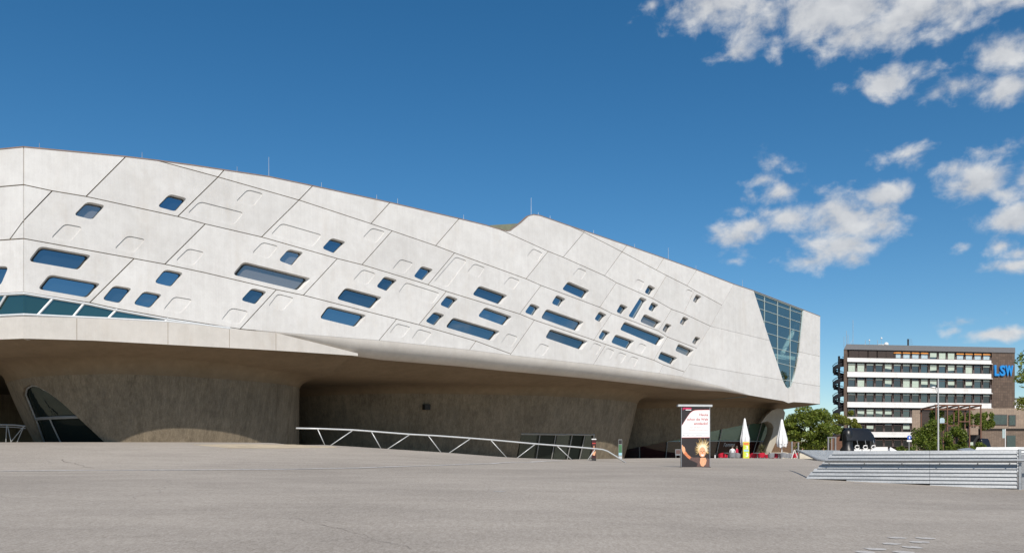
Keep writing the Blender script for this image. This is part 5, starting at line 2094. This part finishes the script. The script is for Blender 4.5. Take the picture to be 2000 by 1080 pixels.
def shrub(px0, px1, py0, py1, D, label, n, size, seed, leaf='leaf_ivy', depth=1.2, clumps=16, group=None, name='shrub'):
    rng = np.random.default_rng(seed)
    s = D / F
    xc = ((px0 + px1) / 2 - 1000) * s
    hw = (px1 - px0) / 2 * s
    z0 = EYE + (HY - py1) * s
    h = (py1 - py0) * s
    root = thing(name, label, 'shrub', (xc, D, z0), group)
    st = MB()
    cs = []
    for i in range(clumps):
        u = rng.uniform(-.8, .8)
        hz = rng.uniform(.12, .85) * (1 - .45 * u * u)
        k = rng.uniform(.24, .4)
        c = (xc + u * hw, D + rng.uniform(-.6, .6) * depth, z0 + hz * h)
        cs.append((*c, hw * k, depth * .5, h * k * .6))
        st.tube([(xc + u * hw * .3, D, z0 - .1), c], [.05, .02], 5, False)
    st.build('stem', 'bark', root)
    leaf_cloud(rng, cs, n, size).build('foliage', leaf, root)
    return root


# ------------------------------------------------------------------ office block behind
OA = at(1650, 898, 186)
OB = at(1982, 898, 192)
OA.z = OB.z = 0
OD = (OB - OA).normalized()
ON = Vector((OD.y, -OD.x, 0))
OI = Vector((.43, .90, 0)).normalized()     # the block is not square: its flank runs away from the square


def oun(px, py=898.0, w=0.0):
    X = (px - 1000) / F
    c = OA + OI * w
    t = c.dot(ON) / (X * ON.x + ON.y)
    return (Vector((t * X, t, 0)) - OA).dot(OD), EYE + t * (HY - py) / F


def O(s, w, z):
    return OA + OD * s + OI * w + Vector((0, 0, z))


def obox(mb, s0, s1, w0, w1, z0, z1):
    return mb.hexa([O(s0, w0, z0), O(s1, w0, z0), O(s1, w1, z0), O(s0, w1, z0), O(s0, w0, z1), O(s1, w0, z1), O(s1, w1, z1), O(s0, w1, z1)])


OFF = thing('office_block', 'brown office block with white storey bands and large blue letters on the wall', 'building', O(18, 7, 1.4))
oz = lambda y, x=1655: oun(x, y)[1]


def office():
    sL, sR = oun(1655)[0], oun(1936)[0]
    sE = oun(1982)[0]
    zg = 1.2
    ztop = oz(672)
    obox(MB(), sL - .2, sE, .45, 15, zg, oz(683)).build('wall', 'dark_brown', OFF)
    obox(MB(), sR + .15, sE, -.05, .445, zg, oz(683)).build('end_wall', 'brick', OFF)
    obox(MB(), sL - .9, sL - .05, -.1, 15.2, zg, oz(683)).build('side_pier', 'brick', OFF)
    # roof fascia, sloped back at its left end
    MB().hexa([O(sL - .9, -.25, oz(682.5)), O(sE + .1, -.25, oz(682.5)), O(sE + .1, 15.4, oz(682.5)), O(sL - .9, 15.4, oz(682.5)),
               O(sL - .2, -.1, ztop), O(sE + .1, -.1, ztop), O(sE + .1, 15.4, ztop), O(sL - .2, 15.4, ztop)]).build('roof_fascia', 'fascia', OFF)
    bands = [(698.6, 705.2, sR), (725.8, 734.6, sR), (755.1, 764.2, sR), (784.7, 793.8, sR), (814, 823.6, oun(1781)[0]), (843, 852, oun(1781)[0])]
    for y0, y1, s1 in bands:
        obox(MB(), sL, s1, -.25, .44, oz(y1), oz(y0)).build('storey_band', 'band', OFF)
        obox(MB(), sL, s1 + .35, -.42, -.1, oz(y1) - .16, oz(y1) - .005).build('ledge', 'band', OFF)
    rows = [(684.3, 698.3, 5, 16), (708.2, 725.6, 0, 16), (737, 755, 0, 16), (766.5, 784.5, 0, 16), (797.7, 813.8, 0, 7), (826, 842.8, 0, 7), (854.7, 872, 0, 7)]
    pitch = (sR - sL) / 16
    rng = random.Random(21)
    full = {(1, 0), (1, 1), (1, 13), (2, 1), (2, 6), (2, 7), (0, 9), (0, 10)}
    half = {(1, 4), (1, 9), (1, 11), (2, 4), (2, 8), (2, 9), (2, 11), (2, 13), (4, 1), (4, 2), (4, 4), (5, 2)}
    notop = {(1, 8), (1, 14), (2, 2), (2, 5), (2, 7), (2, 10), (2, 11), (2, 12), (2, 13), (3, 5), (3, 8), (3, 13)}
    for r, (y0, y1, c0, c1) in enumerate(rows):
        z1, z0 = oz(y0), oz(y1)
        if r == 0:
            for c in range(c0):
                a = sL + pitch * c + .12 + .3
                obox(MB(), a, a + pitch * 1.18 - .15, .1, .44, z0 + .05, z1 + .1).build('cladding_panel', 'dark_brown', OFF)
        for c in range(c0, c1):
            a = sL + pitch * c + .22
            b = a + pitch * .76
            mb = MB()
            for (p, q, zz0, zz1) in ((a - .09, a, z0, z1), (b, b + .09, z0, z1), (a, b, z1 - .08, z1), (a, b, z0, z0 + .08)):
                obox(mb, p, q, .1, .44, zz0, zz1)
            win = mb.build('window', 'mauve', OFF)
            obox(MB(), b + .1, b + pitch * .24 - .1, .05, .44, z0, z0 + (z1 - z0) * .42).build('pier_panel', 'mauve', win)
            zt = z1 - .08 - (z1 - z0) * .22 if r > 0 else z1 - .1
            MB().face([O(a, .3, z0 + .08), O(b, .3, z0 + .08), O(b, .3, zt), O(a, .3, zt)]).build('pane', 'off_glass', win)
            if r == 0:
                if c not in (9, 10, 11):
                    MB().hexa([O(a - .1, -.15, z1 - .42), O(b + .1, -.15, z1 - .42), O(b + .1, .5, z1 - .12), O(a - .1, .5, z1 - .12),
                               O(a - .1, -.12, z1 - .36), O(b + .1, -.12, z1 - .36), O(b + .1, .5, z1 - .02), O(a - .1, .5, z1 - .02)]).build('awning', 'awning', win)
                    MB().face([O(a + .05, .26, z0 + .15), O(b - .05, .26, z0 + .15), O(b - .05, .26, zt), O(a + .05, .26, zt)]).build('curtain', 'pale_blue', win)
                else:
                    MB().face([O(a, .26, z0 + .1 + (.4 if c == 9 else 0)), O(b, .26, z0 + .1 + (.4 if c == 9 else 0)), O(b, .26, zt), O(a, .26, zt)]).build('blind', 'blind', win)
                continue
            obox(MB(), a, b, .2, .33, zt, zt + .12).build('transom', 'mauve', win)
            if (r, c) not in notop and rng.random() < (.95 if r < 4 else .35):
                MB().face([O(a, .25, zt + .12), O(b, .25, zt + .12), O(b, .25, z1 - .09), O(a, .25, z1 - .09)]).build('top_light', 'blind', win)
            else:
                MB().face([O(a, .3, zt + .12), O(b, .3, zt + .12), O(b, .3, z1 - .09), O(a, .3, z1 - .09)]).build('top_light', 'off_glass', win)
            if (r, c) in full:
                MB().face([O(a, .27, z0 + .1), O(b, .27, z0 + .1), O(b, .27, zt), O(a, .27, zt)]).build('blind', 'blind', win)
            elif (r, c) in half or (r > 3 and rng.random() < .4):
                MB().face([O(a, .27, z0 + .1 + (zt - z0) * rng.uniform(.3, .6)), O(b, .27, z0 + .1 + (zt - z0) * .4), O(b, .27, zt), O(a, .27, zt)]).build('blind', 'blind', win)
    # letters
    for ch, x0, x1 in (('L', 1941.5, 1951), ('S', 1952, 1962.5), ('W', 1962.5, 1978)):
        a, b = oun(x0)[0], oun(x1)[0]
        z0, z1 = oz(734.5, 1960), oz(713.5, 1960)
        text_part(ch, O(a, -.35, z0), OD, (0, 0, 1), 'blue', OFF, 'letter', width=b - a, height=z1 - z0, extrude=.18, bold=.035)
    # roof plant
    def rod(px, y0, y1, r=.05):
        s = oun(px)[0]
        MB().tube([O(s, 5, oz(y1)), O(s, 5, oz(y0))], r, 5).build('antenna', 'rod', OFF)
    for px, y0 in ((1651, 640), (1654, 648), (1664, 618), (1689, 658), (1697, 655), (1713, 657), (1646, 652)):
        rod(px, y0, 673)
    a = oun(1664)[0]
    MB().tube([O(a - 1.1, 5, ztop), O(a, 5, ztop + 1.8)], .03, 5).build('antenna_stay', 'rod', OFF)
    s0, s1 = oun(1715)[0], oun(1735)[0]
    obox(MB(), s0, s1, 4, 6, ztop - .1, ztop + .65).build('plant_box', 'white', OFF)
    obox(MB(), s0 + .1, s0 + 1.1, 3.9, 3.98, ztop + .05, ztop + .55).build('vent_grille', 'matt_black', OFF)
    for px, y, r in ((1730.5, 668.5, .55), (1721, 656, .22), (1697, 660, .18), (1688.5, 669, .14)):
        s, z = oun(px, y)
        MB().lathe(O(s, 3.9, z), [(r * .2, -r), (r * .75, -r * .7), (r, 0), (r * .75, r * .7), (r * .2, r)], 10).build('dish', 'white', OFF)
    rod(1721, 657, 673, .03)
    s = oun(1775)[0]
    obox(MB(), s - .35, s + .1, 4, 4.4, ztop - .1, ztop + 2.05).build('antenna_mast', 'matt_black', OFF)
    for k in range(4):
        MB().tube([O(s, 4.2, ztop + .5 + .5 * k), O(s + 1.2 - .1 * k, 4.2, ztop + .45 + .5 * k)], .035, 4).build('antenna_arm', 'rod', OFF)
    MB().tube([O(s - .6, 4.2, ztop + .12), O(s + 2.2, 4.2, ztop + .12)], .06, 5).build('antenna_arm', 'white', OFF)


office()


def stair_tower():
    s0 = oun(1637.5)[0]
    c = O(s0, 2.2, 0)
    r = 1.42
    turn = 3.46
    z0, z1 = 1.4, oz(702)
    root = thing('spiral_stair', 'black steel spiral escape stair on the left end of the office block', 'staircase', (c.x, c.y, 1.3))
    MB().tube([(c.x, c.y, 1.3), (c.x, c.y, z1 + 1.0)], .26, 8).build('column', 'stair', root)
    steps = int((z1 - z0) / turn * 8)
    for k in range(steps):
        a0, a1 = 2 * math.pi * k / 8 + 2.2, 2 * math.pi * (k + 1) / 8 + 2.2
        za, zb = z0 + turn * k / 8, z0 + turn * (k + 1) / 8
        if za < 8:
            continue
        pa = Vector((c.x + r * math.cos(a0), c.y + r * math.sin(a0), 0))
        pb = Vector((c.x + r * math.cos(a1), c.y + r * math.sin(a1), 0))
        ia, ib = pa.lerp(Vector((c.x, c.y, 0)), .05), pb.lerp(Vector((c.x, c.y, 0)), .05)
        V = lambda p, z: Vector((p.x, p.y, z))
        MB().hexa([V(pa, za - .35), V(pb, zb - .35), V(ib, zb - .35), V(ia, za - .35), V(pa, za + .62), V(pb, zb + .62), V(ib, zb + .62), V(ia, za + .62)]).build('balustrade', 'stair', root)
        MB().tube([V(pa, za + 1.0), V(pb, zb + 1.0)], .08, 5).build('handrail', 'stair', root)
        cc = Vector((c.x, c.y, 0))
        MB().hexa([V(cc, za - .2), V(pa, za - .2), V(pb, za - .2), V(cc.lerp(pb, .2), za - .2), V(cc, za), V(pa, za), V(pb, za), V(cc.lerp(pb, .2), za)]).build('tread', 'stair', root)
    for k in range(5):
        z = oz(705 + 28.8 * k)
        MB().hexa([O(s0, 1.6, z - .3), O(oun(1652)[0], 1.6, z - .3), O(oun(1652)[0], 2.8, z - .3), O(s0, 2.8, z - .3), O(s0, 1.6, z + .75), O(oun(1652)[0], 1.6, z + .75), O(oun(1652)[0], 2.8, z + .75), O(s0, 2.8, z + .75)]).build('landing', 'stair', root)


stair_tower()


def annex():
    D = 168.0
    s = D / F
    q = lambda px, py, dy=0.0: at(px, py, D) + Vector((0, dy, 0))
    root = thing('annex', 'low brown brick annex with shaded wide window in front of the office block', 'building', (q(1920, 880).x, D + 4, 1.3))

    def bx(px0, px1, py0, py1, d0, d1, name, m):
        a, b = q(px0, py1), q(px1, py0)
        k0, k1 = .52 * d0, .52 * d1      # flanks run along the same street as the office block's
        return MB().hexa([(a.x + k0, D + d0, a.z), (b.x + k0, D + d0, a.z), (b.x + k1, D + d1, a.z), (a.x + k1, D + d1, a.z),
                          (a.x + k0, D + d0, b.z), (b.x + k0, D + d0, b.z), (b.x + k1, D + d1, b.z), (a.x + k1, D + d1, b.z)]).build(name, m, root)
    bx(1781.5, 1797, 800.5, 884, 0, 9, 'side_wall', 'brick_tan')
    bx(1797, 1892, 806, 890, 3, 9, 'recessed_wall', 'dark_brown')
    bx(1892, 2040, 797, 836.5, 0, 9, 'upper_wall', 'brick_tan')
    bx(1872, 2040, 836.6, 838, -.3, 9, 'shadow_gap', 'matt_black')  # black strip puts the shade of the gap under the overhang into colour
    bx(1916, 2040, 838.2, 890, .1, 9, 'lower_wall', 'brick_annex')
    w = bx(1937, 1967.5, 809, 830, -.15, -.02, 'window', 'mauve')
    bx(1938.5, 1966, 810.5, 828.5, -.22, -.16, 'pane', 'dull_green').parent = w
    w = bx(1970, 1984, 810, 831, -.15, -.02, 'window', 'mauve')
    bx(1971, 1983, 811, 830, -.22, -.16, 'pane', 'dull_green').parent = w
    bx(1966.5, 1983.5, 850, 890, -.05, .08, 'door', 'dull_green')
    for x0, x1 in ((1873, 1888), (1894, 1910)):
        bx(x0, x1, 837, 849, -1.2, .2, 'parapet', 'brick_tan')
    bx(1888.2, 1893.8, 838, 849, -1.0, .2, 'parapet_gap', 'dark_brown')
    bx(1870, 1915.5, 849.2, 890, .5, 5, 'dark_opening', 'matt_black')  # solid black block, the opening's darkness put into its colour
    bx(1895, 1901, 863, 869, .3, .45, 'pale_window', 'blind')  # pane in the pale blind colour
    bx(1858, 1871.5, 838, 890, .2, 5, 'dark_opening', 'matt_black')
    return root


annex()
# a white building past the right end
o = at(1995, 898, 240)
wb_ = thing('far_building', 'plain white building glimpsed behind the overhanging tree at far right', 'building', (o.x + 8, o.y + 5, 1.3))
MB().bx(o.x - 3, o.x + 30, o.y, o.y + 12, 1.2, EYE + (HY - 779) / F * 240).build('wall', 'white', wb_)
MB().bx(o.x - 3.3, o.x + 30.3, o.y - .3, o.y + 12.3, EYE + (HY - 779) / F * 240 + .003, EYE + (HY - 777) / F * 240).build('roof', 'fascia', wb_)
for k in range(5):
    MB().bx(o.x + 1 + 5 * k, o.x + 3.5 + 5 * k, o.y - .08, o.y - .01, 11, 13.5).build('window', 'off_glass', wb_)


def pergola():
    D = 150.0
    s = D / F
    xs = [1828, 1850, 1872, 1893.5, 1915.5]
    q = lambda px, py, dy=0.0: at(px, py, D) + Vector((0, dy, 0))
    root = thing('pergola', 'rusty brown steel pergola frame standing in front of the ivy wall', 'pergola', (q(1872, 885).x, D, 1.3))

    def bar(name, a, b, r=.16):
        a, b = Vector(a), Vector(b)
        t = (b - a).normalized()
        x = t.cross(Vector((0, 1, 0)) if abs(t.y) < .8 else Vector((0, 0, 1))).normalized()
        y = t.cross(x).normalized()
        MB().box((a + b) / 2, x * r, y * r, t * ((b - a).length / 2)).build(name, 'brown_metal', root)
    for i, x in enumerate(xs):
        bar('post', q(x, 792), (q(x, 0).x, D, 1.3), .10)
        bar('rafter', q(x + 1, 791.5), q(x - 9, 796, 3.5), .14)
        bar('brace', q(x - 9, 796.5, 3.5), q(x - 12, 806, 3.5), .1)
        bar('rear_post', q(x - 10.4, 797, 3.5), (q(x - 10.4, 0).x, D + 3.5, 1.3), .1)
    bar('top_beam', q(1826, 791), q(1917, 791), .13)
    bar('rear_beam', q(1816, 796.5, 3.4), q(1907, 796.5, 3.4), .13)
    bar('cross_beam', q(1828, 799, .16), q(1905, 799, .16), .14)
    bar('rail', q(1828, 826.5, -.1), q(1850, 826.5, -.1), .09)
    bar('rail', q(1850, 831, -.1), q(1872, 831, -.1), .09)
    bar('rail', q(1872, 823, -.1), q(1893, 823, -.1), .09)
    bar('rail', q(1893, 831, -.1), q(1915, 831, -.1), .09)
    a = q(1838.5, 826, -.3)
    pts = [(a.x - .45, a.y, a.z), (a.x + .45, a.y, a.z), (a.x + .45, a.y, a.z + .65)] + [(a.x + .45 * math.cos(t), a.y, a.z + .65 + .35 * math.sin(t)) for t in np.linspace(.3, 2.84, 7)] + [(a.x - .45, a.y, a.z + .65)]
    mb = MB()
    mb.face(pts)
    mb.face([(x, y + .08, z) for x, y, z in reversed(pts)])
    mb.grid([pts, [(x, y + .08, z) for x, y, z in pts]], True)
    mb.build('arched_plate', 'pale_blue', root)


pergola()
IV = 'ivy and shrubs around the pergola'
shrub(1781, 1842, 819, 886, 142, 'big rounded ivy mound left of the street lamp pole', 6500, .17, 31, group=IV, clumps=26)
shrub(1843, 1888, 831, 886, 143, 'rounded ivy mound under the middle of the pergola', 4800, .17, 32, group=IV, clumps=20)
shrub(1812, 1850, 795, 838, 151.5, 'ivy hanging on the pergola behind the lamp pole', 3400, .17, 33, group=IV, depth=.8)
shrub(1850, 1892, 800, 834, 160, 'ivy curtain on the wall behind the pergola middle', 3400, .18, 34, group=IV, depth=.7)
shrub(1914, 1942, 800, 838, 161, 'dark creeper between pergola and the annex window', 2300, .17, 35, 'leaf', depth=.7, group=IV)
shrub(1886, 1916, 801, 834, 158, 'loose creeper on the pale wall at the right end of the pergola', 1300, .17, 44, group=IV, depth=.7)
shrub(1893, 1925, 862, 886, 140, 'low green bush beside the smaller black hood', 1500, .15, 36, 'leaf', group=IV)
shrub(1745, 1768, 868, 886, 138, 'small clipped bush left of the blue round traffic sign', 1200, .14, 37, group=IV)
shrub(1766, 1792, 868, 888, 139, 'low bush beneath the blue round traffic sign', 1300, .14, 38, group=IV)
shrub(1478, 1562, 828, 888, 136, 'dense foliage added behind the closed parasol at the concrete leg', 7500, .2, 41, 'leaf', group=IV, depth=2, clumps=34)  # added in place of a low tree crown, blocks the bright horizon
shrub(1595, 1615, 868, 886, 128, 'low yellowish grass tuft right of the broad dense tree', 900, .13, 39, 'leaf_light', group=IV)
shrub(1553, 1580, 873, 886, 128, 'low grassy bush at the foot of the broad dense tree', 900, .13, 40, 'leaf_light', group=IV)


# ------------------------------------------------------------------ street furniture far off
def lamp():
    D = 100.0
    b = at(1832.5, 898, D)
    b.z = gz(b.x, b.y)
    zt = EYE + (HY - 740) / F * D
    root = thing('street_lamp', 'tall slim pale grey street lamp with flat head on its left side', 'lamp', b)
    MB().tube([(b.x, b.y, b.z), (b.x, b.y, b.z + 3), (b.x, b.y, zt)], [.11, .10, .07], 8).build('pole', 'rail', root)
    h = at(1822, 757, D)
    MB().tube([(b.x, b.y, h.z - .8), (h.x + .3, h.y, h.z - .05)], .03, 6).build('arm', 'rail', root)
    MB().tube([(b.x, b.y, h.z - .3), (h.x + .3, h.y, h.z)], .03, 6).build('arm', 'rail', root)
    MB().lathe((h.x, h.y, h.z), [(.15, -.06), (.38, 0), (.34, .09), (.12, .14)], 12).build('lamp_head', 'rail', root)


lamp()


def traffic_sign():
    D = 118.0
    b = at(1775.5, 898, D)
    b.z = gz(b.x, b.y)
    root = thing('traffic_sign', 'round blue traffic sign on a thin post with white plate below', 'sign', b)
    MB().tube([(b.x, b.y, b.z), (b.x, b.y, EYE + (HY - 851) / F * D)], .04, 6).build('post', 'rail', root)
    c = at(1775.5, 854, D)
    disc = [(c.x + .31 * math.cos(t), c.y - .06, c.z + .31 * math.sin(t)) for t in np.linspace(0, 2 * math.pi, 20, endpoint=False)]
    mb = MB()
    mb.face(disc)
    mb.face([(x, y + .03, z) for x, y, z in reversed(disc)])
    mb.grid([disc, [(x, y + .03, z) for x, y, z in disc]], True)
    mb.build('disc', 'sign_blue', root)
    MB().bx(c.x - .06, c.x + .12, c.y - .075, c.y - .064, c.z - .18, c.z + .14).build('symbol', 'white', root)
    MB().bx(c.x - .34, c.x + .34, c.y - .07, c.y - .045, c.z - .62, c.z - .36).build('plate', 'white', root)


traffic_sign()


def pole_sign():
    D = 112.0
    b = at(1963.5, 898, D)
    b.z = gz(b.x, b.y)
    root = thing('pole_sign', 'white post with a narrow pale vertical flag panel in front of the brick annex', 'sign', b)
    t = EYE + (HY - 837) / F * D
    MB().tube([(b.x, b.y, b.z), (b.x, b.y, t)], .06, 8).build('post', 'white', root)
    MB().bx(b.x - .42, b.x - .08, b.y - .02, b.y + .02, t - 1.3, t - .05).build('panel', 'pale_green_metal', root)


pole_sign()


def hood(px0, px1, py0, py1, D, label):
    """black barrel-shaped hood with a bulbous end and white cushions inside"""
    s = D / F
    x0, x1 = (px0 - 1000) * s, (px1 - 1000) * s
    w = x1 - x0
    zt = EYE + (HY - py0) * s
    z0 = gz((x0 + x1) / 2, D)
    h = zt - z0
    root = thing('barrel_shelter', label, 'shelter', ((x0 + x1) / 2, D, z0), 'black barrel shelters')
    # end post, a bulb on a flared foot
    cx = x0 + w * .2
    MB().lathe((cx, D - .3, z0), [(w * .22, 0), (w * .19, h * .35), (w * .13, h * .45), (w * .135, h * .62), (w * .14, h * .78), (w * .12, h * .9), (w * .04, h * .97)], 16).build('end_post', 'black', root, smooth=True)
    # vaulted hood
    mb = MB()
    rows = []
    for k in range(9):
        u = k / 8
        a = math.pi * (.08 + .84 * u)
        rows.append([(x0 + w * (.10 + .04 * math.sin(a)), D + 1.4 - 2.6 * u, z0 + h * (.40 + .60 * math.sin(a) ** .7)), (x0 + w * .82, D + 1.4 - 2.0 * u, z0 + h * (.40 + .58 * math.sin(a) ** .7)), (x1 - w * .03, D + 1.4 - 1.6 * u, z0 + h * (.36 + .44 * math.sin(a) ** .7))])
    mb.grid(rows)
    mb.grid([[(x, y, z - .07) for x, y, z in r_] for r_ in rows])
    mb.build('hood', 'black', root, smooth=True)
    MB().bx(x0 + w * .3, x1 - w * .02, D + 1.2, D + 1.3, z0, z0 + h * .62).build('back_panel', 'matt_black', root)
    MB().bx(x0 + w * .28, x1, D - 1.3, D + 1.2, z0, z0 + h * .27).build('floor_box', 'matt_black', root)
    for k in range(3):
        a = x0 + w * (.38 + .22 * k)
        zb = z0 + h * .31
        pts = [(a + w * .06 * math.cos(t), D - 1.32, zb + h * .11 + h * .05 * math.sin(t)) for t in np.linspace(.6, 2 * math.pi - .2, 12)]
        MB().tube(pts, w * .014, 6).build('white_ring', 'white', root)
        MB().bx(a - w * .09, a + w * .11, D - 1.42, D - 1.31, zb - h * .02 - .02, zb + h * .05).build('white_cushion', 'white', root)
        MB().tube([(a + w * .05, D - 1.0, z0 + h * .42), (a + w * .02, D - 1.0, z0 + h * .62)], .035, 6).build('steel_hook', 'zinc', root)
    return root


hood(1639, 1711, 835, 884, 112, 'large glossy black barrel shelter with white rings in front of the office block')
hood(1909, 1936, 855, 884, 150, 'small far black barrel shelter in front of the brick annex')

# timber fence, shed and pale frame left of the barrel shelter
D = 132.0
q0, q1 = at(1490, 898, D), at(1618, 898, D)
fence = thing('timber_fence', 'brown board fence behind the broad dense tree', 'fence', ((q0.x + q1.x) / 2, D, gz(q0.x, D)))
n = 34
for k in range(n):
    a = q0.x + (q1.x - q0.x) * k / n
    b = q0.x + (q1.x - q0.x) * (k + 1) / n - .02
    MB().bx(a, b, D + random.uniform(0, .03), D + .06, 1.2, EYE + (HY - 862) / F * D + random.uniform(-.05, .05)).build('board', 'brown_wood', fence)
D = 126.0
a, b = at(1612, 845, D), at(1650, 898, D)
shed = thing('shed', 'reddish brown boarded shed left of the black barrel shelter', 'shed', ((a.x + b.x) / 2, D + 2, gz(a.x, D)))
MB().bx(a.x + .8, b.x, D, D + 4, 1.2, a.z - .9).build('wall', 'brown_metal', shed)
MB().hexa([(a.x + .6, D - .2, a.z - .88), (b.x + .1, D - .2, a.z - .1), (b.x + .1, D + 4.2, a.z - .1), (a.x + .6, D + 4.2, a.z - .88), (a.x + .6, D - .2, a.z - .75), (b.x + .1, D - .2, a.z + .05), (b.x + .1, D + 4.2, a.z + .05), (a.x + .6, D + 4.2, a.z - .75)]).build('roof', 'dark_brown', shed)
MB().hexa([(a.x + .8, D, a.z - .9), (b.x, D, a.z - .9), (b.x, D + 4, a.z - .9), (a.x + .8, D + 4, a.z - .9), (a.x + .85, D, a.z - .87), (b.x, D, a.z - .12), (b.x, D + 4, a.z - .12), (a.x + .85, D + 4, a.z - .87)]).build('gable', 'brown_metal', shed)
for k in range(14):
    x = a.x + .9 + (b.x - a.x - .9) * k / 14
    MB().bx(x, x + .03, D - .02, D - .003, 1.3, a.z - .95).build('batten', 'brown_wood', shed)
D = 116.0
fr = thing('post_frame', 'pale grey square post frame in front of the brown shed', 'frame', (at(1625, 898, D).x, D, gz(at(1625, 898, D).x, D)))
for px in (1617.5, 1631.5):
    x = at(px, 898, D).x
    MB().bx(x - .1, x + .1, D - .1, D + .1, 1.2, EYE + (HY - 855) / F * D).build('post', 'grey_chair', fr)
x = at(1624.5, 898, D).x
MB().tube([(x, D, 1.2), (x, D, EYE + (HY - 855.5) / F * D)], .05, 6).build('middle_post', 'rail', fr)
MB().bx(at(1617, 898, D).x - .1, at(1632, 898, D).x + .1, D - .1, D + .1, EYE + (HY - 854.9) / F * D, EYE + (HY - 853) / F * D).build('lintel', 'grey_chair', fr)
for px, top, what in ((1546.5, 862, 'pale square timber post right behind the white folding trestle'), (1559, 863.5, 'pale square timber post beside the standing person in white')):
    x = at(px, 898, 112).x
    tag(MB().bx(x - .09, x + .09, 112 - .09, 112 + .09, 1.2, EYE + (HY - top) / F * 112).build('timber_post', 'grey_chair'), what, 'post', 'posts under the tree')
person(1566, 110, .45, 'standing person in white under the broad dense tree', 'shirt_white', 160, .1, True)
person(1608.5, 112, .45, 'standing person in white top at the right of the dense tree', 'shirt_white', 200, 0, True)
D = 115.0
a = at(1708, 872.5, D)
b = at(1734, 890, D)
tag(MB().bx(a.x, b.x, D, D + .6, gz(a.x, D), a.z).build('white_counter', 'white'), 'low plain white block right of the black barrel shelter', 'block')
person(1724.5, 117, .45, 'person in white behind the low white block', 'shirt_white', 180, .1, True)
b = at(1741.5, 898, 118)
zz = gz(b.x, 118)
tent = thing('beach_tent', 'small white pointed canopy beside the low white block', 'canopy', (b.x, 118, zz))
MB().add([(b.x - .5, 117.4, zz + 1.45), (b.x + .7, 117.4, zz + 1.45), (b.x + .7, 118.6, zz + 1.45), (b.x - .5, 118.6, zz + 1.45), (b.x - .2, 118, zz + 2.1)], [(0, 1, 4), (1, 2, 4), (2, 3, 4), (3, 0, 4), (3, 2, 1, 0)]).build('canopy', 'cloth', tent)
for x in (-.45, .65):
    MB().tube([(b.x + x, 117.5, zz), (b.x + x, 117.5, zz + 1.47)], .03, 6).build('pole', 'white', tent)
